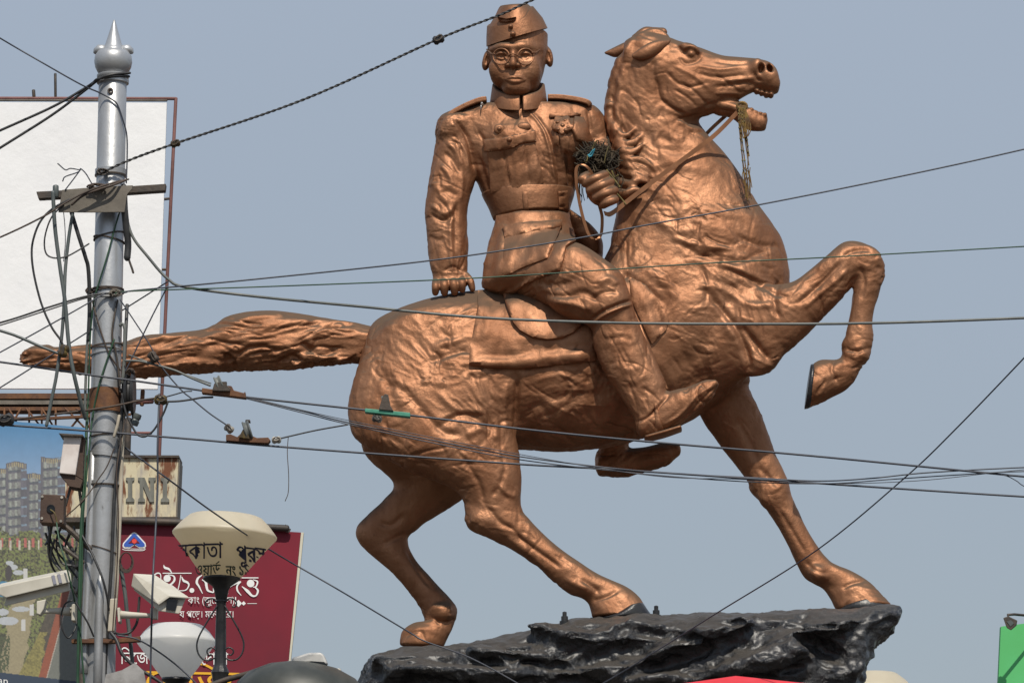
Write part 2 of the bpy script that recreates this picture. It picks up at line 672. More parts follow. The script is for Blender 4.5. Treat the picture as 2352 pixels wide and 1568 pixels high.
M['maroon'] = mat('maroon_vinyl', (.22, .018, .034), .6, 0, (.125, .019, .030), .55, 4, (.3, .7), base3=(.27, .06, .07), v3scale=30, c3=(.72, .78), spec=.25)
M['cream'] = mat('cream_edge', (.62, .58, .46), .6)
M['print_white'] = mat('white_print', (.82, .82, .80), .6)
M['print_yellow'] = mat('yellow_print', (.80, .42, .02), .6)
M['print_blue'] = mat('blue_print', (.03, .10, .45), .6)
M['print_red'] = mat('red_print', (.75, .06, .04), .6)
M['print_green'] = mat('green_vinyl', (.09, .46, .14), .6, 0, (.10, .50, .17), 1.0)
M['rust_sign'] = mat('rusty_cream_sheet', (.60, .53, .36), .7, 0, (.40, .36, .30), 4.5, 7, (.45, .62), .2, 12, base3=(.16, .055, .02), v3scale=4.2, c3=(.50, .60), stretch=(2.2, 1, .55))
M['letter_grey'] = mat('grey_letter', (.20, .20, .17), .65, 0, (.13, .13, .11), 8, stretch=(3, 1, .6))
M['lamp_shade'] = mat('dusty_lamp_globe', (.70, .645, .52), .4, 0, (.60, .545, .42), 2.5, 6, (.3, .75))
M['lamp_shade_white'] = mat('white_lamp_globe', (.95, .94, .91), .35, 0, (.90, .89, .86), 2.5)
M['lamp_black'] = mat('black_iron', (.014, .015, .017), .35, 0, (.03, .03, .03), 9, bump=.2)
M['paint_blue'] = mat('hand_painted_navy', (.018, .02, .055), .6, 0, (.03, .035, .075), 40)
M['paint_green'] = mat('hand_painted_green', (.02, .045, .04), .6, 0, (.05, .075, .065), 40)
M['street_dark'] = mat('street_lamp_shell', (.030, .033, .028), .5, 0, (.055, .058, .05), 4)
M['street_white'] = mat('photocell_white', (.55, .54, .51), .5, 0, (.42, .41, .39), 6)
M['clamp_green'] = mat('green_clamp', (.045, .23, .15), .6, 0, (.07, .28, .19), 20, base3=(.2, .09, .03), v3scale=16, c3=(.64, .7))
M['porcelain'] = mat('porcelain', (.45, .42, .36), .3, 0, (.1, .09, .08), 12, 6, (.45, .6))
M['brown_glaze'] = mat('brown_insulator', (.06, .04, .015), .3, 0, (.20, .14, .03), 14, 4, (.5, .65))
M['twig'] = mat('dry_twigs', (.060, .042, .022), .9, 0, (.022, .017, .011), 12)
M['straw'] = mat('yellow_straw', (.20, .16, .045), .8, 0, (.10, .075, .03), 14)
M['blue_string'] = mat('blue_string', (.05, .28, .36), .7)
M['garland'] = mat('dried_garland', (.22, .13, .03), .85, 0, (.10, .055, .025), 30)
M['canopy_red'] = mat('red_canvas', (.55, .022, .035), .7, 0, (.62, .05, .07), 2)
M['concrete'] = mat('pedestal_stone', (.35, .33, .30), .8, 0, (.27, .25, .23), 2, bump=.2)
M['road'] = None


def attr_mat(name, attr, rough=.6):
    m = bpy.data.materials.new(name)
    m.use_nodes = True
    t = m.node_tree
    a = t.nodes.new('ShaderNodeAttribute')
    a.attribute_name = attr
    t.links.new(a.outputs['Color'], t.nodes['Principled BSDF'].inputs['Base Color'])
    t.nodes['Principled BSDF'].inputs['Roughness'].default_value = rough
    return m

for k_, w_, c_ in (('lamp_shade', .42, (.92, .82, .62, 1)), ('lamp_shade_white', .55, (1.0, .985, .94, 1))):      # opal plastic: some of the light that falls on it comes through
    t_ = M[k_].node_tree
    p_ = t_.nodes['Principled BSDF']
    tr = t_.nodes.new('ShaderNodeBsdfTranslucent')
    tr.inputs['Color'].default_value = c_
    mx_ = t_.nodes.new('ShaderNodeMixShader')
    mx_.inputs[0].default_value = w_
    t_.links.new(p_.outputs[0], mx_.inputs[1])
    t_.links.new(tr.outputs[0], mx_.inputs[2])
    t_.links.new(mx_.outputs[0], t_.nodes['Material Output'].inputs['Surface'])
# ------------------------------------------------------------------ the statue: horse
statue = thing('equestrian_statue', 'copper painted statue of a uniformed rider on a rearing horse above the black rock', 'statue', at(1430, 1410, 0))

TRUNK = [
    (838, 790, 822, 930, 0, .16), (858, 742, 812, 1000, 0, .27), (910, 712, 888, 1035, 0, .36), (1000, 683, 1000, 1040, 0, .41),
    (1100, 668, 1110, 1030, 0, .42), (1200, 664, 1205, 1033, 0, .43), (1300, 650, 1300, 1038, 0, .43), (1375, 610, 1400, 1026, 0, .42),
    (1400, 572, 1505, 1000, 0, .40), (1405, 545, 1610, 950, 0, .38), (1408, 522, 1712, 866, 0, .36), (1412, 502, 1800, 740, 0, .345),
    (1415, 480, 1815, 640, 0, .33), (1416, 455, 1800, 562, 0, .31), (1414, 428, 1772, 512, 0, .285), (1411, 395, 1733, 458, 0, .255),
    (1408, 360, 1700, 402, 0, .23), (1404, 325, 1664, 352, 0, .21), (1398, 290, 1628, 312, -.01, .19), (1393, 255, 1604, 280, -.02, .175),
    (1396, 215, 1580, 245, -.03, .16), (1404, 180, 1560, 200, -.04, .145), (1416, 140, 1535, 150, -.05, .12)]
HEAD = [
    (1440, 92, 1448, 180, -.05, .11), (1478, 74, 1490, 226, -.055, .15), (1520, 82, 1535, 258, -.06, .165), (1565, 97, 1580, 272, -.07, .168),
    (1610, 111, 1625, 266, -.085, .15), (1655, 127, 1672, 245, -.10, .13), (1695, 132, 1705, 224, -.115, .112), (1735, 136, 1732, 210, -.13, .108),
    (1765, 143, 1757, 213, -.145, .108), (1782, 158, 1772, 217, -.15, .095), (1791, 185, 1783, 214, -.15, .07)]
JAW = [
    (1640, 200, 1645, 264, -.09, .10), (1680, 224, 1684, 272, -.105, .085), (1710, 242, 1707, 292, -.12, .078), (1735, 256, 1730, 303, -.135, .068),
    (1760, 267, 1751, 298, -.14, .05)]
NH = [  # near hind leg
    (850, 790, 1150, 760, -.13, .20), (812, 870, 1188, 850, -.20, .24), (799, 940, 1192, 940, -.24, .24), (816, 1005, 1186, 1000, -.27, .22),
    (880, 1050, 1192, 1045, -.29, .19), (962, 1090, 1198, 1088, -.30, .16), (1040, 1120, 1198, 1120, -.30, .135), (1066, 1150, 1196, 1150, -.30, .115),
    (1068, 1180, 1199, 1172, -.30, .105), (1068, 1202, 1218, 1194, -.30, .10), (1088, 1222, 1236, 1213, -.30, .095), (1135, 1240, 1264, 1240, -.30, .085),
    (1185, 1272, 1292, 1263, -.30, .08), (1238, 1305, 1327, 1287, -.30, .08), (1278, 1342, 1368, 1314, -.30, .088), (1308, 1365, 1404, 1331, -.30, .092),
    (1335, 1372, 1436, 1345, -.30, .085), (1350, 1386, 1464, 1365, -.30, .11), (1356, 1402, 1484, 1392, -.30, .13), (1360, 1416, 1496, 1412, -.30, .14)]
FH = [  # far hind leg
    (830, 940, 1100, 940, .18, .2), (835, 1035, 1100, 1050, .22, .18), (905, 1106, 1075, 1128, .25, .15), (882, 1146, 1042, 1158, .26, .12),
    (846, 1180, 1000, 1187, .27, .11), (818, 1212, 958, 1216, .27, .10), (822, 1243, 937, 1240, .27, .09), (868, 1287, 953, 1282, .27, .082),
    (920, 1335, 991, 1327, .27, .075), (955, 1380, 1028, 1367, .27, .08), (972, 1410, 1048, 1392, .27, .088), (974, 1428, 1049, 1412, .27, .085),
    (950, 1430, 1042, 1434, .26, .085), (925, 1448, 1030, 1457, .25, .10), (918, 1480, 1018, 1484, .25, .11)]
FF = [  # far foreleg
    (1560, 850, 1720, 830, .12, .18), (1590, 915, 1722, 895, .16, .155), (1612, 962, 1745, 945, .18, .135), (1660, 1032, 1775, 1030, .2, .115),
    (1712, 1096, 1802, 1083, .2, .10), (1727, 1130, 1818, 1134, .2, .10), (1768, 1178, 1842, 1194, .2, .085), (1802, 1237, 1870, 1243, .2, .078),
    (1828, 1290, 1902, 1284, .2, .08), (1845, 1325, 1924, 1298, .2, .09), (1870, 1341, 1950, 1308, .2, .085), (1892, 1354, 1978, 1323, .2, .085),
    (1905, 1372, 2004, 1342, .2, .11), (1914, 1390, 2030, 1370, .2, .13), (1920, 1400, 2046, 1388, .2, .14)]
NF = [  # near foreleg, raised
    (1600, 700, 1640, 900, -.12, .22), (1680, 655, 1716, 866, -.18, .19), (1762, 655, 1792, 824, -.25, .15), (1819, 648, 1873, 750, -.28, .118),
    (1859, 620, 1920, 703, -.29, .105), (1899, 587, 1950, 668, -.30, .098), (1940, 555, 1957, 655, -.30, .098), (1988, 560, 1961, 651, -.30, .095),
    (2026, 596, 1961, 652, -.30, .09), (2037, 628, 1959, 664, -.30, .088), (2024, 668, 1956, 684, -.30, .08), (2008, 724, 1951, 722, -.30, .07),
    (2006, 767, 1943, 766, -.30, .07), (2003, 793, 1932, 790, -.30, .082), (1994, 828, 1934, 815, -.30, .08), (1974, 857, 1920, 826, -.30, .07),
    (1948, 892, 1888, 826, -.30, .088), (1902, 917, 1872, 832, -.30, .11), (1856, 938, 1866, 838, -.30, .12)]

hs_ = Sculpt((-1.55, -.62, 4.6), (2.85, .58, 9.74), .0085, 8)
hs_.add(*pair_loft(TRUNK), k=.03)
hs_.add(*pair_loft(NH, cap=(.5, .12)), k=.06)
hs_.add(*pair_loft(FH, cap=(.5, .12)), k=.06)
hs_.add(*pair_loft(FF, cap=(.5, .1)), k=.06)
hs_.add(*pair_loft(NF, cap=(.5, .1)), k=.05)
hs_.add(*pair_loft(HEAD, cap=(.3, .3)), k=.06)
hs_.add(*pair_loft(JAW, cap=(.2, .4)), k=.02)
# muscle masses, joints
for (x, y, Y, rx, ry, d, rot, k) in [
        (1070, 890, -.36, 105, 85, .10, 0, .066), (1000, 760, -.24, 130, 70, .14, -.2, .066),
        (1650, 650, -.22, 110, 60, .12, -.45, .066), (1570, 740, -.26, 120, 70, .12, -.75, .066), (1745, 825, -.27, 50, 34, .08, -.6, .066),
        (1565, 222, -.17, 52, 45, .045, .2, .04), (1840, 690, -.36, 34, 24, .045, -.7, .03),
        (1990, 595, -.34, 34, 32, .065, 0, .03), (1968, 812, -.335, 26, 18, .055, .2, .02), (1110, 1195, -.34, 36, 24, .07, .2, .03),
        (1340, 1350, -.33, 32, 20, .075, .5, .03), (1015, 1405, .22, 26, 22, .08, .2, .03),
        (1880, 1318, .15, 28, 20, .08, .5, .03), (1775, 1135, .15, 34, 36, .07, .3, .03), (1584, 112, -.195, 26, 13, .045, .35, .025), (1587, 125, -.200, 12, 11.5, .042, 0, .006), (1690, 205, -.16, 50, 14, .04, -.2, .03), (1640, 175, -.18, 60, 12, .035, .05, .03),
        (1738, 152, -.215, 15, 19, .05, .2, .03)]:
    hs_.add(*pell(x, y, Y, rx, ry, d, rot), k=k)
# mane: bunches along the crest and loose locks low on the neck
for i in range(16):
    y = 145 + i * 11
    x = float(np.interp(y, [145, 185, 215, 260, 310], [1421, 1408, 1402, 1398, 1404]))
    hs_.add(*pell(x + random.uniform(0, 5), y, -.03 + random.uniform(-.03, .03), random.uniform(9, 14), random.uniform(12, 22), .07, random.uniform(-.7, .7)), k=.03)
    hs_.add(*pell(x + random.uniform(12, 30), y + 6, -.12, random.uniform(7, 10), random.uniform(16, 26), .04, random.uniform(-.4, .1)), k=.02)
for L in [[(1400, 275, -.10, 11), (1418, 305, -.17, 10), (1438, 312, -.19, 8), (1458, 296, -.19, 4)],
          [(1404, 298, -.12, 11), (1427, 327, -.19, 10), (1450, 330, -.21, 8), (1472, 312, -.205, 4)],
          [(1408, 320, -.12, 11), (1434, 348, -.21, 10), (1456, 348, -.225, 8), (1476, 332, -.22, 4)],
          [(1412, 345, -.12, 11), (1441, 367, -.23, 10), (1474, 369, -.245, 9), (1504, 390, -.25, 4)],
          [(1414, 368, -.12, 12), (1450, 384, -.24, 10), (1480, 391, -.255, 9), (1496, 406, -.255, 4)],
          [(1416, 392, -.13, 12), (1456, 403, -.25, 10), (1480, 409, -.265, 8), (1490, 422, -.265, 4)],
          [(1420, 420, -.16, 12), (1447, 424, -.26, 10), (1467, 414, -.275, 8), (1486, 418, -.275, 4)],
          [(1420, 448, -.18, 12), (1438, 446, -.27, 9), (1456, 436, -.285, 7), (1474, 438, -.285, 4)],
          [(1455, 95, -.14, 9), (1442, 115, -.17, 8), (1440, 145, -.16, 5)],
          [(1470, 88, -.13, 12), (1490, 76, -.10, 11), (1512, 76, -.08, 11), (1528, 84, -.09, 8)],
          [(1462, 92, -.02, 12), (1482, 74, -.02, 10), (1500, 72, 0, 9), (1522, 74, -.02, 9)]]:
    hs_.add(*ptube([(x, y, Y + .022, r * random.uniform(.9, 1.3)) for x, y, Y, r in L]), k=.018)
for (x, y) in [(1727, 251), (1737, 256), (1747, 260), (1757, 265)]:
    hs_.add(*pell(x, y, -.165, 5.5, 7.5, .035, .3), k=.006)
hs_.add(*pell(1742, 292, -.14, 18, 10, .05, .2), k=.02)
for (x, y) in [(1738, 211), (1749, 215), (1760, 218), (1771, 219)]:
    hs_.add(*pell(x, y, -.16, 5, 6, .06), k=.006)
# nostrils, mouth corner
hs_.add(*pell(1749, 156, -.25, 8, 13, .075, .2), k=.010, sub=True)
hs_.add(*pell(1768, 157, -.215, 8, 12.5, .085, -.1), k=.010, sub=True)
hs_.add(*pell(1742, 240, -.13, 30, 19, .25, .5), k=.015, sub=True)
hs_.blur(1)
HV, HQ = hs_.mesh()
del hs_

HORSE_STROKES = [
    # (points, width px, height m): grooves negative, ridges positive
    ([(1700, 745), (1735, 790), (1772, 830)], 9, -.03), ([(1622, 668), (1665, 720), (1700, 770), (1720, 830), (1712, 860)], 9, -.035),
    ([(1640, 690), (1668, 740), (1690, 780)], 16, .02), ([(1420, 620), (1480, 660), (1530, 700)], 10, -.02),
    ([(1660, 615), (1720, 640), (1790, 680)], 7, -.022), ([(1640, 600), (1700, 622), (1770, 655)], 10, .016), ([(1560, 560), (1620, 590), (1700, 600), (1760, 575)], 8, -.018),
    ([(1540, 545), (1600, 560), (1680, 575)], 8, .015), ([(1690, 540), (1740, 560), (1790, 565)], 7, -.014), ([(1600, 655), (1660, 665), (1720, 700), (1780, 700)], 10, .018),
    ([(1790, 640), (1778, 690), (1790, 730)], 7, -.02), ([(1830, 700), (1880, 655), (1935, 600)], 7, -.022), ([(1850, 705), (1895, 665), (1945, 620)], 6, .014),
    ([(1935, 590), (1965, 575), (1998, 572)], 6, -.014), ([(1975, 610), (1985, 650), (1978, 690)], 6, -.012), ([(1940, 800), (1970, 806), (2000, 798)], 5, -.014), ([(1918, 826), (1910, 850), (1925, 880)], 5, -.012),
    ([(1480, 620), (1520, 640), (1560, 690)], 12, .018), ([(1500, 500), (1550, 530), (1600, 530)], 12, .014), ([(1600, 480), (1680, 490), (1740, 500)], 14, .012),
    ([(1470, 430), (1520, 470), (1570, 470)], 14, -.012), ([(1480, 300), (1510, 340), (1600, 350)], 12, -.012), ([(1500, 330), (1560, 380), (1650, 390)], 14, .010),
    # head
    ([(1508, 190), (1516, 225), (1545, 250), (1575, 262)], 6, -.022), ([(1502, 140), (1500, 170), (1510, 200)], 7, -.02), ([(1530, 165), (1555, 190), (1585, 200), (1625, 190)], 4, -.013),
    ([(1600, 150), (1650, 160), (1700, 155)], 5, .012), ([(1600, 168), (1650, 178), (1710, 172)], 5, -.014), ([(1640, 200), (1680, 196), (1720, 190)], 5, -.013), ([(1660, 185), (1700, 183), (1735, 178)], 5, .012),
    ([(1640, 215), (1670, 214), (1700, 216)], 5, .012), ([(1692, 226), (1712, 212), (1735, 198)], 6, .016), ([(1650, 232), (1680, 232), (1705, 236)], 8, -.02), ([(1560, 130), (1575, 145), (1600, 140), (1612, 128)], 5, -.016),
    ([(1565, 118), (1582, 106), (1600, 112), (1606, 126)], 4, .014), ([(1640, 140), (1680, 146), (1720, 146)], 5, -.010), ([(1545, 150), (1590, 172), (1630, 205)], 5, .010),
    ([(1548, 205), (1580, 225), (1600, 245)], 4, -.012), ([(1562, 188), (1592, 208), (1622, 238)], 4, -.012), ([(1640, 172), (1660, 182), (1690, 205)], 4, -.010), ([(1733, 168), (1738, 182), (1748, 185)], 4, -.014),
    # neck throat folds, mane
    ([(1545, 262), (1570, 275), (1605, 285)], 5, -.012), ([(1555, 278), (1580, 292), (1612, 298)], 5, .010),
    # hindquarter
    ([(985, 830), (1030, 815), (1080, 800)], 8, -.02), ([(1000, 795), (1040, 785), (1075, 775)], 9, .016), ([(880, 880), (930, 900), (1010, 985), (1060, 1000)], 10, -.02), ([(860, 820), (890, 880), (915, 960)], 12, -.014),
    ([(1005, 900), (1050, 940), (1110, 945)], 9, .016), ([(1000, 985), (1060, 950), (1095, 960), (1130, 990)], 9, -.02), ([(1070, 1000), (1110, 985), (1150, 1010)], 9, .014), ([(1188, 870), (1186, 930), (1184, 1000)], 7, -.025),
    ([(1165, 880), (1160, 930), (1164, 990)], 8, .014), ([(1160, 1075), (1150, 1110), (1130, 1140)], 7, -.014), ([(1070, 1060), (1100, 1110), (1110, 1150)], 7, -.016), ([(1140, 1110), (1160, 1130), (1185, 1140)], 8, .014), ([(1120, 1165), (1150, 1200), (1180, 1215)], 6, -.014),
    ([(1180, 1225), (1230, 1262), (1290, 1305)], 6, -.018), ([(1160, 1228), (1215, 1272), (1265, 1312)], 8, .012), ([(1335, 1330), (1360, 1345), (1375, 1360)], 6, -.016), ([(1360, 1380), (1390, 1370), (1420, 1355)], 5, -.014), ([(1300, 1330), (1330, 1345), (1350, 1350)], 8, .012),
    ([(930, 1225), (900, 1240), (880, 1250)], 7, -.012), ([(870, 1200), (900, 1205), (930, 1180)], 7, -.012), ([(935, 1260), (960, 1310), (990, 1350)], 6, -.012), ([(1000, 1425), (1030, 1428), (1045, 1420)], 5, -.012), ([(930, 1460), (965, 1450), (975, 1470)], 5, -.012),
    ([(1690, 960), (1720, 1010), (1740, 1060)], 8, -.014), ([(1740, 1070), (1770, 1100), (1790, 1120)], 7, -.012), ([(1790, 1170), (1820, 1220), (1850, 1270)], 6, -.012), ([(1850, 1290), (1875, 1310), (1905, 1315)], 6, -.012), ([(1935, 1350), (1955, 1340), (1990, 1332)], 5, -.014),
    ([(1560, 800), (1600, 860), (1620, 920)], 12, -.012), ([(1480, 800), (1530, 850), (1560, 900)], 16, .012), ([(1230, 900), (1300, 910), (1400, 900)], 14, -.012), ([(1210, 950), (1240, 930), (1260, 960)], 10, -.015),
]
rs_ = random.Random(11)
def worked(n, box, ang, rnd_):
    """short tool creases scattered over a region, roughly along one direction"""
    out = []
    for _ in range(n):
        x, y = rnd_.uniform(box[0], box[2]), rnd_.uniform(box[1], box[3])
        a = math.radians(ang + rnd_.gauss(0, 28))
        L = rnd_.uniform(14, 42)
        b = rnd_.uniform(-7, 7)
        p = [(x - L * math.cos(a), y - L * math.sin(a)), (x + b * -math.sin(a), y + b * math.cos(a)), (x + L * math.cos(a), y + L * math.sin(a))]
        out.append((p, rnd_.uniform(2.4, 4.6), rnd_.choice([-.0055, -.0045, -.003, .003, .0045])))
    return out
HORSE_STROKES += worked(34, (1470, 400, 1790, 560), 25, rs_) + worked(40, (1460, 560, 1800, 720), 30, rs_) + worked(26, (1540, 720, 1760, 850), 50, rs_) + worked(34, (850, 800, 1160, 960), 40, rs_) + worked(26, (880, 960, 1190, 1130), 60, rs_)
HORSE_STROKES += worked(16, (1200, 860, 1420, 1000), 10, rs_) + worked(14, (1090, 1120, 1220, 1240), 40, rs_) + worked(14, (1830, 580, 2010, 720), -45, rs_) + worked(14, (1640, 980, 1800, 1160), 60, rs_) + worked(22, (1420, 200, 1600, 400), 50, rs_) + worked(10, (1200, 1230, 1420, 1350), 38, rs_)
me = np_mesh('horse', HV, HQ)
HN = normals_of(me)
D = sculpt_strokes(HV, HN, [(p_, w_ * .9, a_ * (.62 if p_[0][1] < 300 else .8)) for p_, w_, a_ in HORSE_STROKES])
Pp = project(HV)
calm = np.clip((HN[:, 2] - .35) * 2.2, 0, .85)
calm = np.maximum(calm, .35 * (Pp[:, 1] < 300))
D += noise_relief(HV, HN, .013, .0085, .012, calm)
HV2 = HV + HN * D[:, None]
me.vertices.foreach_set('co', HV2.astype(np.float32).ravel())
me.update()
horse = link('horse', me, M['copper'], statue)
HBVH = BVHTree.FromPolygons([tuple(v) for v in HV2], [tuple(f) for f in HQ], epsilon=0)

# tail, ears
def ptail():
    T = [(870, 752, 855, 832, 0, .10), (800, 738, 800, 834, 0, .12), (740, 729, 740, 840, 0, .13), (660, 716, 660, 852, 0, .15), (600, 714, 600, 850, 0, .16), (530, 725, 540, 852, 0, .155),
         (470, 755, 470, 857, 0, .145), (400, 765, 400, 862, 0, .135), (330, 772, 330, 868, 0, .13), (285, 785, 285, 868, 0, .12), (230, 788, 225, 864, 0, .11),
         (150, 796, 150, 855, 0, .09), (105, 800, 108, 846, 0, .075), (78, 806, 82, 838, 0, .05)]
    s = Sculpt((-3.65, -.3, 6.6), (-.8, .3, 7.6), .0085, 6)
    s.add(*pair_loft(T, cap=(.1, .5)))
    for L in [[(840, 775, -.08, 12), (760, 760, -.11, 14), (700, 780, -.13, 14), (640, 800, -.13, 13), (585, 800, -.14, 12), (540, 825, -.13, 8)],
              [(830, 812, -.07, 9), (780, 822, -.11, 9), (720, 815, -.13, 11), (680, 835, -.12, 6)], [(700, 745, -.12, 14), (640, 745, -.14, 15), (570, 770, -.15, 15), (520, 805, -.14, 12), (470, 820, -.13, 8)],
              [(640, 728, -.11, 12), (560, 740, -.14, 13), (500, 775, -.14, 13), (430, 800, -.13, 11), (360, 805, -.12, 7)], [(560, 790, -.15, 10), (600, 778, -.15, 11), (650, 790, -.14, 10), (690, 810, -.13, 6)],
              [(500, 835, -.13, 9), (420, 835, -.13, 10), (350, 845, -.11, 7)], [(120, 812, -.07, 9), (85, 806, -.06, 8), (55, 812, -.03, 6)], [(130, 832, -.06, 9), (90, 836, -.05, 7), (52, 826, -.02, 5)],
              [(110, 800, -.02, 8), (75, 800, 0, 6), (48, 822, .01, 4)], [(420, 775, -.1, 10), (350, 785, -.12, 11), (290, 800, -.11, 9)]]:
        s.add(*ptube([(x, y, Y + .02, r * .9) for x, y, Y, r in L]), k=.04)
    s.blur(1)
    for i in range(12):
        y0 = 804 + i * 3.0 + random.uniform(-2, 2)
        xe = random.uniform(44, 66)
        s.add(*ptube([(110, 806 + i * 2.6, random.uniform(-.05, .05), 6), (80, y0, random.uniform(-.05, .05), 4.5), (xe, y0 + random.uniform(-4, 6), random.uniform(-.06, .06), 2.2)]), k=.012)
    V, Q = s.mesh()
    me = np_mesh('tail', V, Q)
    N = normals_of(me)
    st = []
    for k in range(95):
        x = random.uniform(90, 820)
        y0 = 745 + (90 if x < 300 else 0) * .6 + random.uniform(-10, 85)
        L = random.uniform(40, 110)
        wob = 16 * math.sin(x * .02)
        st.append(([(x, y0), (x - L * .4, y0 + wob * .5 + random.uniform(-4, 8)), (x - L, y0 + wob + random.uniform(-4, 14))], random.uniform(2.2, 4), random.choice([-.010, -.008, .007, -.007])))
    st += [([(640, 805), (600, 795), (560, 805), (540, 825), (520, 830)], 5, -.02), ([(780, 800), (740, 812), (710, 800), (690, 785)], 7, -.025), ([(700, 835), (670, 820), (640, 835)], 6, -.03),
           ([(545, 845), (530, 825), (515, 812)], 6, -.03)]
    D = sculpt_strokes(V, N, st)
    flow = V * np.array([3.2, 14, 14]) + .5 * np.stack([fbm(V * 3.1 + i * 5, 2) for i in range(3)], 1)
    D += .008 * fbm(flow, 3) + .004 * (ridged(flow * .8, 2) - .5)
    low = N[:, 2] < -.3
    D += low * .012 * fbm(V * 30, 2)
    V = V + N * D[:, None]
    me.vertices.foreach_set('co', V.astype(np.float32).ravel())
    me.update()
    return link('tail', me, M['copper'], horse)


ptail()


def ear(secs):
    V, T = pair_loft(secs, cap=(.2, .5), n=6, m=20)
    me = mesh_from('ear', V, T)
    return link('ear', me, M['copper'], horse)


ear([(1540, 92, 1532, 112, -.15, .04), (1518, 92, 1512, 128, -.19, .045), (1495, 97, 1492, 136, -.21, .045), (1472, 110, 1472, 139, -.215, .032), (1452, 125, 1454, 134, -.21, .012)])
ear([(1462, 92, 1462, 114, .02, .04), (1440, 96, 1438, 124, .05, .045), (1415, 107, 1414, 132, .07, .035), (1389, 120, 1392, 125, .08, .01)])
# black painted hoof edges and the black sole of the raised hoof
for secs in ([(1434, 1397, 1478, 1386, -.30, .134), (1402, 1413, 1487, 1399, -.30, .150), (1364, 1424, 1500, 1416, -.30, .155)],
             [(1926, 1397, 2020, 1371, .2, .138), (1920, 1403, 2036, 1383, .2, .15), (1922, 1409, 2048, 1394, .2, .152)]):
    V, T = pair_loft(secs, cap=(.04, .02), n=3)
    link('hoof_rim', mesh_from('hoof_rim', V, T), M['hoof_black'], horse)
V, T = pair_loft([(1860, 936, 1870, 837, -.30, .118), (1855, 938, 1867, 836, -.30, .124), (1848, 939, 1862, 837, -.30, .118)], cap=(.02, .02), n=3)
link('hoof_sole', mesh_from('hoof_sole', V, T), M['hoof_black'], horse)
# ------------------------------------------------------------------ the statue: rider
TORSO = [(1090, 232, 1310, 226, 0, .10), (1045, 262, 1358, 250, 0, .17), (1040, 300, 1372, 285, 0, .21), (1062, 350, 1364, 345, 0, .245), (1090, 405, 1338, 405, 0, .24), (1108, 445, 1318, 442, 0, .22),
         (1130, 485, 1306, 478, 0, .21), (1137, 505, 1302, 500, 0, .21), (1122, 560, 1318, 553, -.05, .25), (1111, 615, 1328, 610, -.1, .32), (1108, 660, 1306, 650, -.1, .37)]
RARM = [(1042, 256, 1120, 280, 0, .12), (1014, 288, 1110, 330, -.02, .135), (1002, 325, 1104, 362, -.03, .14), (994, 365, 1098, 390, -.04, .135), (985, 410, 1089, 422, -.06, .13), (976, 465, 1078, 458, -.08, .125),
        (975, 500, 1073, 496, -.09, .122), (980, 545, 1076, 560, -.1, .115), (987, 605, 1075, 606, -.11, .105), (994, 634, 1074, 628, -.12, .09)]
LARM = [(1320, 232, 1330, 320, 0, .12), (1362, 242, 1338, 330, .01, .13), (1392, 278, 1340, 345, .03, .13), (1404, 325, 1345, 370, .04, .12), (1404, 375, 1350, 400, -.02, .11)]
LFORE = [(1384, 345, -.0, 33), (1384, 380, -.12, 32), (1384, 415, -.25, 28), (1382, 432, -.34, 24)]
RLEG = [(1180, 580, 1170, 690, -.2, .17), (1250, 560, 1228, 690, -.36, .165), (1320, 556, 1283, 712, -.47, .16), (1385, 592, 1328, 730, -.52, .15), (1430, 630, 1346, 738, -.53, .14),
        (1448, 672, 1352, 748, -.53, .13), (1458, 712, 1362, 762, -.52, .12), (1472, 757, 1364, 790, -.51, .115), (1498, 805, 1382, 845, -.5, .112), (1520, 858, 1420, 905, -.5, .105),
        (1532, 893, 1448, 950, -.5, .095), (1536, 905, 1465, 985, -.5, .09)]
RFOOT = [(1468, 950, 1474, 1004, -.5, .075), (1500, 915, 1510, 1004, -.5, .085), (1540, 898, 1552, 984, -.52, .088), (1580, 888, 1600, 948, -.54, .08), (1618, 873, 1634, 916, -.56, .06), (1640, 872, 1649, 886, -.57, .04)]
LLEG = [(1250, 600, 1250, 700, .3, .17), (1350, 640, 1330, 740, .5, .15), (1420, 720, 1340, 770, .55, .13), (1440, 850, 1350, 870, .52, .11), (1446, 960, 1370, 970, .5, .1), (1446, 1080, 1376, 1090, .5, .085)]
LFOOT = [(1378, 1032, 1380, 1094, .5, .08), (1430, 1030, 1432, 1098, .5, .085), (1480, 1026, 1484, 1086, .49, .085), (1525, 1016, 1532, 1070, .47, .075), (1555, 1018, 1558, 1048, .46, .05)]

rs = Sculpt((-.78, -.78, 5.95), (1.55, .78, 9.1), .007, 7)
rs.add(*pair_loft(TORSO, cap=(.3, .3)))
rs.add(*pair_loft(RARM, cap=(.3, .3)), k=.035)
rs.add(*pair_loft(LARM, cap=(.3, .5)), k=.04)
rs.add(*ptube(LFORE, 20), k=.04)
rs.add(*pair_loft(RLEG, cap=(.4, .1)), k=.045)
rs.add(*pair_loft(RFOOT, cap=(.5, .5)), k=.025)
rs.add(*pair_loft(LLEG, cap=(.4, .1)), k=.04)
rs.add(*pair_loft(LFOOT, cap=(.5, .5)), k=.025)
rs.add(*pell(1185, 330, -.12, 70, 55, .16), k=.045)
rs.add(*pell(1300, 325, -.12, 55, 55, .15), k=.045)
rs.add(*pell(1040, 300, -.03, 42, 45, .16), k=.045)
rs.add(*pair_loft([(1290, 490, 1322, 492, .08, .11), (1300, 530, 1362, 522, .12, .13), (1318, 570, 1384, 552, .16, .14), (1345, 605, 1386, 585, .2, .12), (1365, 620, 1380, 612, .2, .08)], cap=(.3, .3)), k=.045)
rs.add(*pell(1402, 700, -.56, 45, 34, .11, -.7), k=.04)
# breeches bag out over the knee
rs.add(*pell(1330, 700, -.52, 75, 38, .13, .35), k=.045)
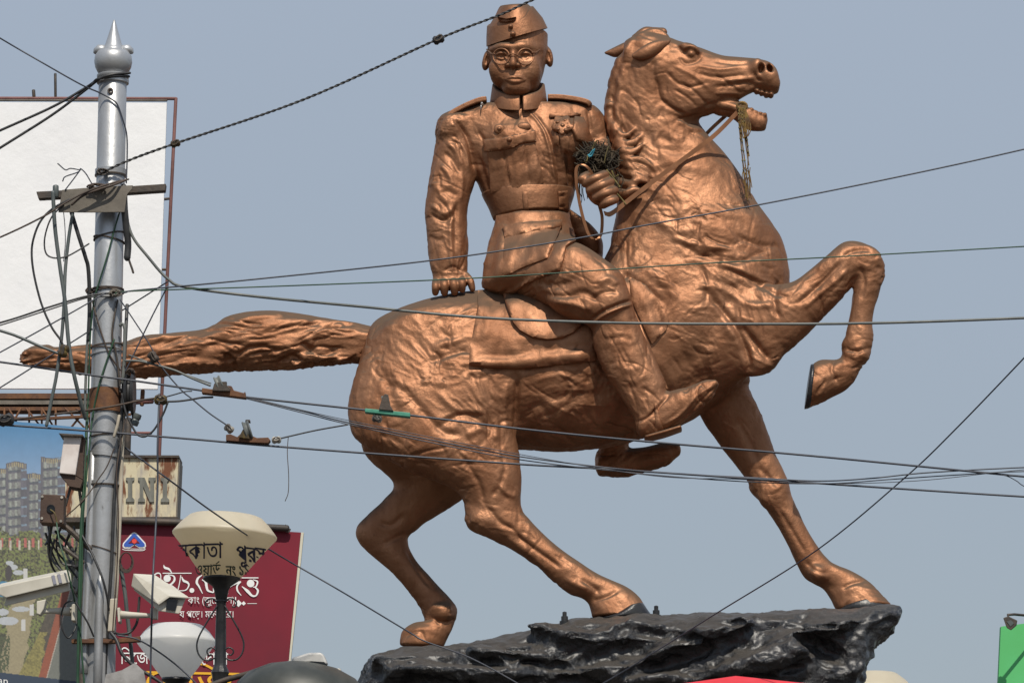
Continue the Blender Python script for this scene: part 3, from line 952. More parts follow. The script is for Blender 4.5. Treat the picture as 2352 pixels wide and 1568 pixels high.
# resting right hand: back of the hand, four fingers, thumb
rs.add(*pair_loft([(996, 630, 1068, 625, -.13, .07), (992, 650, 1078, 645, -.14, .07), (995, 660, 1074, 656, -.14, .06)], cap=(.3, .5)), k=.02)
for (x0, y0, x1, y1, r) in [(1001, 648, 1000, 672, 9.5), (1020, 644, 1021, 672, 10.5), (1041, 642, 1044, 671, 10.5), (1060, 642, 1062, 665, 10)]:
    rs.add(*ptube([(x0, y0, -.17, r), ((x0 + x1) / 2, (y0 + y1) / 2 - 2, -.215, r * .98), (x1, y1, -.20, r * .85)]), k=.006)
rs.add(*ptube([(1070, 632, -.15, 9), (1080, 646, -.18, 9.5), (1085, 663, -.18, 8)]), k=.006)
# left fist round the reins: knuckles to the camera
rs.add(*pell(1379, 437, -.38, 34, 40, .08, -.45), k=.03)
for (x0, y0, x1, y1, r) in [(1345, 421, 1389, 401, 11.5), (1356, 438, 1401, 418, 12), (1369, 454, 1410, 437, 11.5), (1385, 471, 1412, 458, 10.5)]:
    mx, my = (x0 + x1) / 2, (y0 + y1) / 2
    rs.add(*ptube([(x0, y0, -.445, r * .95), (mx - 4, my + 1, -.475, r), (mx + 8, my - 4, -.472, r), (x1, y1, -.43, r)], 14), k=.006)
rs.add(*ptube([(1352, 402, -.38, 11), (1344, 406, -.43, 11), (1338, 411, -.45, 11)], 14), k=.008)
rs.blur(1)
RV, RQ = rs.mesh()
del rs

# head at a finer grain, part of the same figure
fs = Sculpt((-.26, -.45, 8.55), (.36, .35, 9.62), .0042, 15)
FACE = [(1152, 256, 1238, 256, .02, .14), (1150, 232, 1238, 230, 0, .15), (1150, 214, 1234, 212, -.05, .19), (1137, 190, 1242, 188, -.06, .21), (1127, 165, 1250, 162, -.055, .222),
        (1121, 130, 1257, 128, -.05, .228), (1120, 100, 1258, 95, -.04, .23), (1124, 70, 1256, 62, -.03, .225), (1138, 40, 1240, 36, -.02, .17)]
fs.add(*pair_loft(FACE, cap=.3, m=36))
fs.add(*ptube([(1132, 114, -.16, 7), (1146, 108, -.240, 8), (1163, 107, -.270, 8), (1178, 109, -.272, 7), (1196, 106, -.270, 8), (1216, 107, -.240, 8), (1238, 111, -.16, 7)]), k=.035)
for (x, y, Y, rx, ry, d, rot, k) in [(1144, 156, -.205, 22, 24, .055, .2, .05), (1217, 155, -.205, 22, 24, .055, -.2, .05), (1147, 178, -.165, 18, 20, .065, .1, .055), (1220, 176, -.165, 18, 20, .065, -.1, .055), (1182, 178, -.232, 30, 22, .05, 0, .04), (1185, 206, -.20, 30, 16, .07, 0, .05)]:
    fs.add(*pell(x, y, Y, rx, ry, d, rot), k=k)
for x in (1152, 1207):
    fs.add(*pell(x, 126, -.305, 17, 9, .060), k=.022, sub=True)
    fs.add(*pell(x, 128.5, -.240, 13, 8, .024), k=.012)
    fs.add(*ptube([(x - 13, 128, -.246, 2.4), (x - 5, 122.5, -.268, 3), (x + 5, 122.5, -.268, 3), (x + 13, 128, -.246, 2.4)]), k=.010)
    fs.add(*ptube([(x - 11, 133, -.246, 2), (x, 136, -.260, 2.4), (x + 11, 133, -.246, 2)]), k=.012)
fs.add(*ptube([(1178, 110, -.262, 5.5), (1178, 124, -.278, 6), (1178, 138, -.302, 7.5), (1178, 147, -.314, 8), (1178, 152, -.306, 7)]), k=.022)
fs.add(*pell(1167, 151, -.278, 7.5, 6, .030), k=.018)
fs.add(*pell(1189, 151, -.278, 7.5, 6, .030), k=.018)
for x in (1171, 1185):
    fs.add(*pell(x, 158, -.292, 4, 3, .02), k=.006, sub=True)
fs.add(*ptube([(1163, 182.5, -.268, 2), (1171, 178.5, -.281, 3), (1177, 177.5, -.284, 3.2), (1183, 178.5, -.284, 3), (1189, 177.5, -.284, 3.2), (1196, 179, -.280, 3), (1204, 183, -.266, 2)]), k=.016)
fs.add(*ptube([(1168, 185, -.270, 2.4), (1176, 187, -.278, 3.6), (1184, 187.5, -.280, 3.8), (1192, 187, -.277, 3.6), (1200, 185, -.268, 2.4)]), k=.016)
fs.add(*ptube([(1161, 183.5, -.282, 1.2), (1172, 182, -.291, 1.3), (1183, 182.5, -.295, 1.3), (1195, 182.5, -.290, 1.3), (1206, 184.5, -.281, 1.2)]), k=.006, sub=True)
fs.add(*ptube([(1168, 195, -.298, 2.5), (1183, 196.5, -.304, 3), (1199, 195, -.298, 2.5)]), k=.02, sub=True)
# ears
for (x, y, rot, Y) in [(1260, 131, -.16, -.03), (1118, 139, .2, -.05)]:
    fs.add(*pell(x, y, Y, 10.5, 25, .05, rot), k=.012)
    fs.add(*pell(x + (1 if x > 1200 else -.5), y - 2, Y - .06, 5, 15, .03, rot), k=.01, sub=True)
FV, FQ = fs.mesh()
del fs
FS_ = [([(1166, 158), (1158, 168), (1153, 180)], 4.5, -.003), ([(1191, 158), (1200, 168), (1210, 182)], 4.5, -.0035), ([(1178, 160), (1180, 170)], 3, -.005), ([(1150, 190), (1160, 204), (1175, 212)], 5, -.004)]
me = np_mesh('head', FV, FQ)
FN = normals_of(me)
FV = FV + FN * (sculpt_strokes(FV, FN, FS_) + .0025 * fbm(FV * 16, 3))[:, None]
bpy.data.meshes.remove(me)

RIDER_STROKES = [
    # tunic
    ([(1214, 258), (1236, 280), (1256, 321), (1271, 394), (1279, 440)], 4, .012), ([(1222, 258), (1246, 285), (1266, 325), (1281, 394), (1288, 440)], 4, -.010),
    ([(1042, 272), (1068, 305), (1082, 345), (1092, 400)], 5, -.02), ([(1350, 250), (1356, 290), (1350, 320)], 5, -.014),
    ([(1100, 360), (1112, 400), (1122, 440)], 6, -.008), ([(1290, 350), (1296, 390), (1300, 430)], 5, .010), ([(1302, 350), (1308, 390), (1310, 430)], 5, -.008), ([(1095, 300), (1110, 325), (1118, 360)], 6, -.010),
    # right sleeve
    ([(1030, 330), (1050, 350), (1062, 385)], 6, .012), ([(1020, 350), (1040, 370), (1055, 400)], 6, -.012), ([(1010, 380), (1030, 400), (1040, 430)], 6, .010), ([(1050, 320), (1070, 350), (1076, 390)], 5, .010),
    ([(990, 470), (1020, 490), (1040, 478)], 6, .012), ([(985, 490), (1015, 506), (1040, 495), (1048, 470)], 5, -.014), ([(1040, 480), (1034, 520), (1036, 560), (1040, 620)], 5, .012), ([(1050, 470), (1046, 520), (1048, 560)], 5, -.010),
    ([(985, 540), (1005, 552), (1020, 545)], 6, -.009), ([(1010, 445), (1030, 440), (1050, 450)], 6, -.009), ([(1020, 622), (1040, 612), (1062, 622)], 3, -.008),
    ([(990, 420), (1010, 440), (1030, 470)], 7, .009), ([(1062, 400), (1060, 440), (1056, 460)], 5, .008),
    # breeches and boot
    ([(1240, 672), (1290, 680), (1340, 672), (1375, 690)], 8, -.018), ([(1270, 690), (1320, 700), (1360, 712)], 8, .014), ([(1235, 650), (1280, 655), (1330, 640)], 10, -.012), ([(1370, 650), (1400, 640), (1420, 655)], 8, .012),
    ([(1362, 690), (1385, 672), (1425, 668)], 5, -.010), ([(1358, 735), (1384, 716), (1420, 700), (1452, 690)], 4, -.018), ([(1362, 742), (1388, 723), (1424, 707), (1454, 698)], 4, .012),
    ([(1385, 860), (1400, 905), (1430, 940)], 8, -.008), ([(1462, 968), (1485, 960), (1512, 935), (1540, 903)], 3.5, -.012), ([(1530, 972), (1565, 950), (1600, 910), (1640, 884)], 3.5, .010),
    ([(1540, 980), (1580, 955), (1612, 918), (1646, 888)], 3, -.008), ([(1440, 720), (1460, 780), (1480, 820)], 10, .008),
    ([(1420, 840), (1440, 850), (1470, 845)], 7, .006), ([(1440, 890), (1465, 885), (1490, 870)], 7, -.006), ([(1400, 780), (1430, 775), (1455, 782)], 7, -.006),
]
RIDER_STROKES += worked(26, (990, 300, 1080, 610), 70, rs_) + worked(22, (1100, 300, 1320, 440), 80, rs_) + worked(16, (1240, 580, 1420, 710), 35, rs_) + worked(14, (1380, 740, 1500, 940), 65, rs_)
RIDER_STROKES = [(p_, w_ * (.85 if i_ > 44 else 1), a_ * (.9 if i_ > 44 else 1)) for i_, (p_, w_, a_) in enumerate(RIDER_STROKES)]
me = np_mesh('rider', RV, RQ)
RN = normals_of(me)
D = 1.0 * sculpt_strokes(RV, RN, RIDER_STROKES)
Pp = project(RV)
calm = np.clip((RN[:, 2] - .5) * 2.2, 0, .8)
hands = ((Pp[:, 1] > 625) & (Pp[:, 0] < 1092)) | ((Pp[:, 0] > 1325) & (Pp[:, 0] < 1425) & (Pp[:, 1] > 390) & (Pp[:, 1] < 490) & (RV[:, 1] < -.3))
calm = np.maximum(calm, hands * .85)
D += noise_relief(RV, RN, .011, .0070, .011, calm, 1.25)
RV2 = RV + RN * D[:, None]
bpy.data.meshes.remove(me)
me = np_mesh('rider', np.concatenate([RV2, FV]), np.concatenate([RQ, FQ + len(RV2)]))
rider = link('rider', me, M['copper'], statue)
RBVH = BVHTree.FromPolygons([tuple(v) for v in RV2], [tuple(f) for f in RQ], epsilon=0)


def conv(name, secs, parent, material='copper', cap=(.1, .1), n=5, m=36, relief=.004):
    V, T = pair_loft(secs, cap=cap, n=n, m=m)
    me = mesh_from(name, V, T)
    if relief:
        N = normals_of(me)
        V = V + N * (relief * fbm(V * 9, 3))[:, None]
        me.vertices.foreach_set('co', V.astype(np.float32).ravel())
        me.update()
    return link(name, me, M[material], parent)


# cap: a crown folded along the top and a turned-up curtain that climbs on the left side
CAPS = np.array([(1121, 106, 1254, 66, -.045, .246, .26), (1122, 85, 1252, 62, -.045, .244, .27), (1124, 60, 1243, 44, -.045, .232, .28), (1136, 38, 1231, 28, -.045, .215, .28), (1144, 21, 1221, 17, -.04, .205, .28), (1149, 14, 1213, 10, -.04, .19, .28)], float)
cap_o = conv('cap', [tuple(q) for q in CAPS], rider, cap=(.03, .06), m=48, relief=.003)
CBVH = BVHTree.FromPolygons([tuple(v.co) for v in cap_o.data.vertices], [tuple(p.vertices) for p in cap_o.data.polygons])


def cap_pt(phi, v, off):
    """phi: 0 right, -90 front, 180 left; v: 0 base .. 5 top"""
    i = min(int(v), 4)
    t = v - i
    ax, ay, bx, by, Y, d, ti = CAPS[i] * (1 - t) + CAPS[i + 1] * t
    a, b = np.array(at(ax, ay, Y)), np.array(at(bx, by, Y))
    c, hv = (a + b) / 2, (b - a) / 2
    L = np.linalg.norm(hv)
    return c + hv * (1 + off / L) * math.cos(phi) + np.array([0, d + off, (d + off) * ti]) * math.sin(phi)


def curtain():
    V, F = [], []
    n = 72
    for i in range(n):
        phi = 2 * math.pi * i / n
        dg = math.degrees(phi)
        top = float(np.interp(dg, [0, 20, 180, 200, 225, 250, 275, 295, 315, 335, 360], [4.3, 4.2, 2.0, 1.95, 1.85, 1.8, 1.95, 2.6, 3.6, 4.1, 4.3]))
        for (v, o_) in ((0, .000), (0, .013), (top * .5, .016), (top, .018), (top, .000)):
            V.append(cap_pt(phi, v, o_))
    for i in range(n):
        j = (i + 1) % n
        for k in range(4):
            F.append((i * 5 + k, j * 5 + k, j * 5 + k + 1, i * 5 + k + 1))
    me = mesh_from('cap_curtain', V, F)
    o = link('cap_curtain', me, M['copper'], cap_o)
    me.set_sharp_from_angle(angle=R(50))
    return BVHTree.FromPolygons([tuple(v) for v in V], F)


CUB = curtain()
patch('cap_tuck', [(1146, 42), (1165, 46), (1186, 42), (1180, 50), (1165, 53), (1148, 52)], CBVH, .008, M['copper'], cap_o, step=4, relief=.001)


def disc(name, px, py, bvh, rpx, rpy, th, parent, material='copper', dome=.5):
    h = bvh.ray_cast(CAM_P, ray(px, py))
    c = h[0] if h[0] is not None else at(px, py, -.25)
    s = mpp(c.y)
    V, T = ell((c.x, c.y - th * .2, c.z), rpx * s, th, rpy * s, 0, 18)
    me = mesh_from(name, V, T)
    return link(name, me, M[material], parent)


disc('button', 1173, 62, CUB, 6, 5.5, .024, cap_o)
disc('button', 1178, 79, CUB, 7, 6.5, .026, cap_o)

# standing collar, open at the throat
def collar():
    V, F = [], []
    n = 40
    for ui in range(n + 1):
        a = R(-84 + 3) + (2 * math.pi - R(6)) * ui / n
        ca, sa = math.cos(a), math.sin(a)
        for (py, rx, ry, tilt, w_) in ((240, .212, .235, .48, 0), (192, .190, .215, .70, 0), (192, .172, .198, .70, 1), (240, .185, .21, .48, 1)):
            c = at(1191, py, -.01)
            V.append((c.x + rx * ca, c.y + ry * sa, c.z + tilt * ry * sa * (1 if sa < 0 else .5)))
    for u in range(n):
        for k in range(4):
            a, b = u * 4 + k, u * 4 + (k + 1) % 4
            F.append((a, b, b + 4, a + 4))
    F += [(3, 2, 1, 0), tuple(n * 4 + k for k in range(4))]
    me = mesh_from('collar', V, F)
    o = link('collar', me, M['copper'], rider)
    bv = o.modifiers.new('round', 'BEVEL')
    bv.width = .008
    bv.segments = 2
    return o


collar()
# spectacles: round rims, bridge, side arms
SP_ = []
for cx in (1151.5, 1207):
    P = [at(cx + 18.5 * math.cos(a), 130.5 + 18.5 * math.sin(a), -.305 + .05 * (abs(cx + 18.5 * math.cos(a) - 1179) / 45) ** 2) for a in np.linspace(0, 2 * math.pi, 36)]
    SP_.append(tube_mesh(P, .0060, 8, 0))
SP_.append(tube_mesh([at(x, y, Y) for x, y, Y in ((1167, 129, -.305), (1172, 125, -.318), (1178, 123.5, -.325), (1184, 125, -.318), (1190, 129, -.305))], .0055, 8))
SP_.append(tube_mesh([at(x, y, Y) for x, y, Y in ((1223, 121, -.27), (1231, 121, -.24), (1240, 114, -.2), (1250, 107, -.08), (1256, 104, 0))], .0052, 8))
SP_.append(tube_mesh([at(x, y, Y) for x, y, Y in ((1136, 124, -.27), (1129, 124, -.23), (1123, 118, -.17), (1118, 114, -.06))], .0052, 8))
Vs, Ts, o_ = [], [], 0
for V, T in SP_:
    Vs.append(V)
    Ts.append(T + o_)
    o_ += len(V)
link('spectacles', mesh_from('spectacles', np.concatenate(Vs), np.concatenate(Ts)), M['copper'], rider)

# pockets, straps, badges, belt and skirts of the tunic
pk = patch('breast_pocket', [(1120, 340), (1160, 338), (1228, 322), (1238, 370), (1248, 420), (1240, 430), (1226, 433), (1172, 440), (1130, 446)], RBVH, .017, M['copper'], rider, step=5, relief=.005,
           strokes=[([(1157, 344), (1164, 390), (1172, 434)], 3.5, -.012), ([(1204, 332), (1211, 380), (1218, 430)], 3.5, -.012), ([(1163, 344), (1170, 390), (1178, 434)], 4, .007), ([(1182, 350), (1186, 390), (1190, 420)], 6, .006), ([(1226, 350), (1232, 380), (1236, 420)], 4, .007)])
patch('pocket_flap', [(1113, 321), (1150, 318), (1190, 310), (1227, 302), (1230, 328), (1210, 329), (1196, 332), (1184, 339), (1157, 344), (1118, 348)], RBVH, .032, M['copper'], pk, step=4, relief=.003, rim=.03)
disc('pocket_button', 1170, 324, RBVH, 8, 7, .042, pk)
disc('medal', 1147, 297, RBVH, 13.5, 12, .016, rider)
disc('medal', 1204, 291, RBVH, 16, 10, .016, rider)
disc('medal_boss', 1147, 297, RBVH, 7, 6.5, .024, rider)
fl = patch('left_pocket_flap', [(1318, 272), (1338, 274), (1348, 300), (1360, 327), (1344, 332), (1322, 322), (1312, 300)], RBVH, .028, M['copper'], rider, step=4, relief=.003, rim=.03)
patch('ribbon_bar', [(1261, 267), (1264, 264), (1300, 265), (1331, 261), (1333, 267), (1300, 271), (1264, 272)], RBVH, .024, M['copper'], rider, step=4, relief=.002, rim=.03)
ro = patch('rosette', [(1292 + 21 * (1 + .16 * math.sin(a * 5)) * math.cos(a), 292 + 19 * (1 + .16 * math.sin(a * 5)) * math.sin(a)) for a in np.linspace(0, 2 * math.pi, 30, endpoint=False)], RBVH, .026, M['copper'], rider, step=3.5, relief=.012, rim=.03)
for k in range(9):
    a = k * 2 * math.pi / 9 + .3
    disc('petal', 1292 + 13.5 * math.cos(a), 292 + 12.5 * math.sin(a), RBVH, 7.5, 6.5, .036 + .008 * (k % 2), ro)
disc('rosette_heart', 1292, 292, RBVH, 8, 7, .046, ro)
patch('rosette_ribbon', [(1284, 308), (1298, 306), (1308, 320), (1306, 350), (1298, 344), (1292, 356), (1288, 330)], RBVH, .018, M['copper'], ro, step=3.5, relief=.004)
patch('rosette_ribbon', [(1276, 306), (1286, 310), (1284, 336), (1272, 332)], RBVH, .014, M['copper'], ro, step=3.5, relief=.004)


def strap_mesh(P, wv, th=.008):
    """flat strap along P (world), wv: half width vectors"""
    V, F = [], []
    for i, p in enumerate(P):
        p = np.array(p)
        t = np.array(P[min(i + 1, len(P) - 1)]) - np.array(P[max(i - 1, 0)])
        t /= np.linalg.norm(t)
        wd = np.array(wv[i] if isinstance(wv, list) else wv, float)
        n_ = np.cross(t, wd)
        n_ = n_ / max(np.linalg.norm(n_), 1e-9) * th / 2
        V += [p + wd + n_, p - wd + n_, p - wd - n_, p + wd - n_]
    for i in range(len(P) - 1):
        for k in range(4):
            a, b = i * 4 + k, i * 4 + (k + 1) % 4
            F.append((a, b, b + 4, a + 4))
    F += [(3, 2, 1, 0), tuple((len(P) - 1) * 4 + k for k in range(4))]
    return V, F


def slab_strap(name, pts, half, th, parent):
    """strap bent over the shoulder: pts (px,py,Y), half width along depth"""
    C = cr(np.array(pts, float), 5)
    P = [np.array(at(*c)) for c in C]
    V, F = strap_mesh(P, np.array([0, half, 0]), th)
    me = mesh_from(name, V, F)
    o = link(name, me, M['copper'], parent, smooth=False)
    bv = o.modifiers.new('round', 'BEVEL')
    bv.width = th * .35
    bv.segments = 2
    return o


me_ = []
for (x_, y_, rx_, ry_) in ((1107, 241, 3.2, 3.0), (1105, 249, 1.8, 5)):
    disc('bird_dropping', x_, y_, RBVH, rx_, ry_, .05, rider, 'print_white')
slab_strap('shoulder_strap', [(1118, 233, -.06), (1100, 236, -.06), (1070, 248, -.06), (1040, 264, -.06), (1030, 274, -.06)], .085, .035, rider)
slab_strap('shoulder_strap', [(1258, 228, -.06), (1290, 229, -.06), (1325, 234, -.06), (1348, 240, -.06), (1356, 248, -.05)], .08, .035, rider)
belt = conv('belt', [(1106, 447, 1320, 437, 0, .236), (1112, 460, 1318, 452, 0, .240), (1124, 484, 1312, 474, 0, .238), (1133, 504, 1309, 489, 0, .232)], rider, cap=(.03, .03), m=48, relief=.005)
BBVH = BVHTree.FromPolygons([tuple(v.co) for v in belt.data.vertices], [tuple(p.vertices) for p in belt.data.polygons])
patch('belt_loop', [(1200, 442), (1211, 441), (1215, 484), (1204, 486)], BBVH, .014, M['copper'], belt, step=4, relief=.002)
patch('buckle', [(1280, 440), (1302, 438), (1304, 487), (1283, 487)], BBVH, .016, M['copper'], belt, step=4, relief=.004, strokes=[([(1286, 450), (1298, 449)], 3, -.012), ([(1287, 475), (1299, 474)], 3, -.012)])
skirt = patch('tunic_skirt', [(1146, 500), (1138, 535), (1127, 573), (1119, 605), (1114, 631), (1110, 650), (1112, 659), (1124, 666), (1136, 670), (1155, 675), (1170, 676), (1184, 670), (1197, 662), (1225, 645), (1253, 634), (1287, 622), (1296, 595), (1301, 570), (1319, 556), (1310, 525), (1302, 488), (1200, 488)],
              RBVH, .030, M['copper'], rider, step=5, relief=.006, rim=.05,
              strokes=[([(1160, 520), (1150, 570), (1145, 630)], 7, .012), ([(1140, 540), (1128, 590), (1120, 640)], 6, -.012), ([(1180, 560), (1176, 590), (1168, 625)], 5, .006), ([(1230, 540), (1224, 580), (1212, 612)], 4, .008), ([(1108, 655), (1140, 664), (1170, 668), (1200, 655), (1250, 630)], 4, .010), ([(1288, 520), (1272, 560), (1258, 595)], 4, -.012), ([(1300, 575), (1296, 600), (1290, 618)], 3, -.010)])
SBVH = BVHTree.FromPolygons([tuple(v.co) for v in skirt.data.vertices], [tuple(p.vertices) for p in skirt.data.polygons])
patch('skirt_pocket', [(1160, 540), (1215, 534), (1286, 522), (1275, 556), (1258, 594), (1212, 611), (1174, 629), (1156, 634)], SBVH, .020, M['copper'], skirt, step=5, relief=.004)
patch('skirt_pocket_flap', [(1155, 520), (1220, 514), (1288, 508), (1288, 525), (1268, 530), (1215, 538), (1160, 548)], SBVH, .032, M['copper'], skirt, step=5, relief=.004, rim=.03)
# hidden opening of the tunic on the far thigh, boot stirrup and leather
patch('stirrup_strap', [(1502, 926), (1510, 928), (1514, 960), (1524, 985), (1508, 1006), (1502, 1004), (1506, 970)], RBVH, .014, M['copper'], rider, step=4, relief=.002)
bm = bmesh.new()
s_ = conv('stirrup', [(1480, 1002, 1484, 1014, -.5, .10), (1520, 990, 1526, 1004, -.52, .105), (1560, 978, 1566, 990, -.54, .10)], rider, cap=(.1, .1), m=16, relief=0)
V, T = tube_mesh([at(x, y, Y) for x, y, Y in ((1468, 742, -.42), (1488, 795, -.48), (1508, 845, -.50), (1520, 868, -.51), (1531, 892, -.52))], .012, 8)
link('stirrup_leather', mesh_from('stirrup_leather', V, T), M['strap'], rider)
bm.free()

# ------------------------------------------------------------------ saddle, cloth, reins
cloth = patch('saddle_cloth', [(1098, 672), (1097, 705), (1086, 770), (1080, 800), (1077, 836), (1086, 842), (1130, 846), (1190, 848), (1230, 845), (1300, 836), (1366, 829), (1366, 790), (1362, 735), (1330, 690), (1250, 670), (1180, 660)], HBVH, .036, M['copper'], statue, step=7, relief=.008, rim=.05, smooth_it=8,
              strokes=[([(1090, 812), (1140, 815), (1200, 812), (1240, 800), (1300, 800), (1362, 795)], 6, -.014), ([(1090, 828), (1140, 832), (1200, 834), (1240, 826), (1300, 818), (1362, 812)], 9, .012), ([(1120, 690), (1118, 750), (1110, 800)], 8, .008), ([(1150, 700), (1155, 760), (1150, 800)], 8, -.006), ([(1250, 790), (1245, 815), (1250, 835)], 6, .008)])
patch('saddle_cloth', [(1446, 640), (1485, 655), (1514, 697), (1537, 734), (1530, 758), (1497, 790), (1484, 765), (1450, 690)], HBVH, .022, M['copper'], statue, step=6, relief=.006, rim=.05, smooth_it=3, strokes=[([(1500, 690), (1515, 725), (1520, 760)], 6, -.016), ([(1470, 670), (1490, 720), (1500, 770)], 7, .01)])
CLB = BVHTree.FromPolygons([tuple(v.co) for v in cloth.data.vertices], [tuple(p.vertices) for p in cloth.data.polygons])
patch('saddle_flap', [(1155, 672), (1162, 700), (1169, 719), (1178, 742), (1195, 762), (1224, 777), (1256, 782), (1291, 778), (1318, 766), (1336, 748), (1327, 728), (1268, 692), (1210, 668)], CLB, .034, M['copper'], statue, step=6, relief=.002, rim=.04, smooth_it=8,
      strokes=[([(1160, 685), (1172, 722), (1182, 745), (1200, 762), (1226, 774), (1256, 777), (1290, 773), (1315, 760)], 3.5, .008)])


def strap(name, pts, half, parent, updir=(0.55, -.1, .75)):
    C = cr(np.array(pts, float), 6)
    P = [at(a, b, c) for a, b, c in C]
    u = np.array(updir) / np.linalg.norm(updir) * half
    V, F = strap_mesh(P, u)
    return link(name, mesh_from(name, V, F), M['strap'], parent, smooth=False)


strap('rein', [(1712, 238, -.22), (1690, 262, -.235), (1640, 312, -.245), (1580, 358, -.262), (1520, 402, -.30), (1450, 455, -.37), (1405, 490, -.42), (1388, 490, -.43)], .017, statue, (-.35, -.1, 1))
strap('rein', [(1702, 236, -.02), (1660, 272, .0), (1625, 305, .03), (1590, 345, .12)], .014, statue, (-.35, -.1, 1))
strap('rein', [(1362, 402, -.41), (1350, 385, -.43), (1335, 378, -.43), (1324, 386, -.43), (1324, 420, -.42), (1332, 470, -.40), (1342, 510, -.38), (1352, 538, -.37), (1366, 550, -.36), (1380, 540, -.34), (1383, 500, -.36), (1376, 470, -.38)], .011, statue, (1, .1, .1))
# ------------------------------------------------------------------ rock, pedestal, nest, garland
def lathe(prof, m=32):
    """profile [(r,z)] -> verts, faces around z"""
    V, F = [], []
    for r, z in prof:
        for k in range(m):
            a = 2 * math.pi * k / m
            V.append((r * math.cos(a), r * math.sin(a), z))
    for i in range(len(prof) - 1):
        for k in range(m):
            F.append((i * m + k, i * m + (k + 1) % m, (i + 1) * m + (k + 1) % m, (i + 1) * m + k))
    F.append(tuple(range(m))[::-1])
    F.append(tuple((len(prof) - 1) * m + k for k in range(m)))
    return V, F


def lathe_obj(name, prof, loc, material, parent=None, m=32, tilt=None, sharp=40, sx=1.0, sy=1.0):
    V, F = lathe(prof, m)
    V = np.array(V) * np.array([sx, sy, 1])
    if tilt is not None:
        V = V @ np.array(Matrix.Rotation(tilt[0], 3, tilt[1])).T
    V = V + np.array(loc)
    me = mesh_from(name, V, F)
    o = link(name, me, material, parent)
    if sharp:
        me.set_sharp_from_angle(angle=R(sharp))
    return o


def prism(name, poly, Y, depth, material, parent=None, bevel=0.0, smooth=False):
    """outline in photo pixels at plane Y, extruded back by depth"""
    P = [at(x, y, Y) for x, y in poly]
    n = len(P)
    V = [tuple(p) for p in P] + [(p.x, p.y + depth, p.z) for p in P]
    F = [tuple(range(n)), tuple(range(2 * n - 1, n - 1, -1))]
    for i in range(n):
        j = (i + 1) % n
        F.append((i, n + i, n + j, j))
    bm = bmesh.new()
    vs = [bm.verts.new(v) for v in V]
    for f in F:
        bm.faces.new([vs[i] for i in f])
    big = [f for f in bm.faces if len(f.verts) > 4]
    if big:
        bmesh.ops.delete(bm, geom=big, context='FACES_ONLY')
        for tri in tessellate_polygon([[Vector((a, -b, 0)) for a, b in poly]]):
            bm.faces.new([vs[i] for i in tri])
            bm.faces.new([vs[n + i] for i in tri][::-1])
    o = bm_mesh(name, bm, material, parent, smooth)
    if bevel:
        b = o.modifiers.new('edge', 'BEVEL')
        b.width = bevel
        b.segments = 2
    return o


def cube(name, c, size, material, parent=None, bevel=0.0, rot=None):
    bm = bmesh.new()
    bmesh.ops.create_cube(bm, size=1.0)
    mt = Matrix.Translation(c)
    if rot is not None:
        mt = mt @ rot
    bm.transform(mt @ Matrix.Diagonal((*size, 1)))
    o = bm_mesh(name, bm, material, parent)
    if bevel:
        b = o.modifiers.new('edge', 'BEVEL')
        b.width = bevel
        b.segments = 2
    return o


def tube_obj(name, P, r, material, parent=None, m=10, cap=.6):
    V, T = tube_mesh(P, r, m, cap)
    return link(name, mesh_from(name, V, T), material, parent)


def ptube_obj(name, pts, material, parent=None, m=10, n=6):
    V, T = ptube(pts, m, n)
    return link(name, mesh_from(name, V, T), material, parent)


ks = Sculpt((-1.35, -1.0, 4.2), (3.1, 1.0, 5.75), .014, 6)
ROCK = [(820, 1581.0, 824, 1760, -.1, .28, .03), (836, 1551.0, 838, 1760, -.05, .42, .03), (856, 1517.0, 850, 1760, 0, .55, .03), (900, 1498.0, 900, 1760, 0, .64, .03), (1000, 1489.0, 1000, 1760, 0, .70, .03), (1110, 1477.0, 1110, 1760, 0, .74, .03), (1240, 1448.0, 1240, 1760, 0, .76, .03),
        (1330, 1422.0, 1330, 1760, 0, .76, .03), (1430, 1416.0, 1430, 1760, 0, .76, .03), (1520, 1419.0, 1520, 1760, 0, .76, .03), (1640, 1416.0, 1640, 1760, 0, .76, .03), (1780, 1411.0, 1780, 1760, 0, .74, .03), (1880, 1408.0, 1885, 1760, 0, .72, .03), (1948.0, 1406.0, 1950.0, 1664.0, 0, .68, .03),
        (1983.0, 1404.0, 1981.0, 1534.0, 0, .64, .03), (2008.0, 1401.0, 2002.0, 1496.0, 0, .58, .03), (2040.0, 1399.0, 2036.0, 1470.0, 0, .5, .03), (2058.0, 1408.0, 2052.0, 1452.0, 0, .42, .03)]
ks.add(*pair_loft(ROCK, cap=(.3, .2), sq=.55, m=48))
for (x, y, Y, rx, ry, d, rot) in [(1300, 1460, -.66, 100, 26, .14, .25), (1600, 1470, -.72, 150, 30, .16, -.35), (1180, 1510, -.72, 110, 26, .14, .2), (960, 1522, -.60, 90, 20, .14, .15), (1850, 1462, -.68, 130, 24, .16, -.3),
                                  (1750, 1520, -.74, 160, 28, .16, -.25), (1420, 1545, -.78, 170, 24, .16, .1), (1080, 1545, -.74, 160, 20, .14, .05), (900, 1540, -.6, 60, 30, .14, .5), (1950, 1440, -.52, 90, 22, .14, -.2)]:
    ks.add(*pell(x, y, Y, rx, ry, d, rot), k=.06)
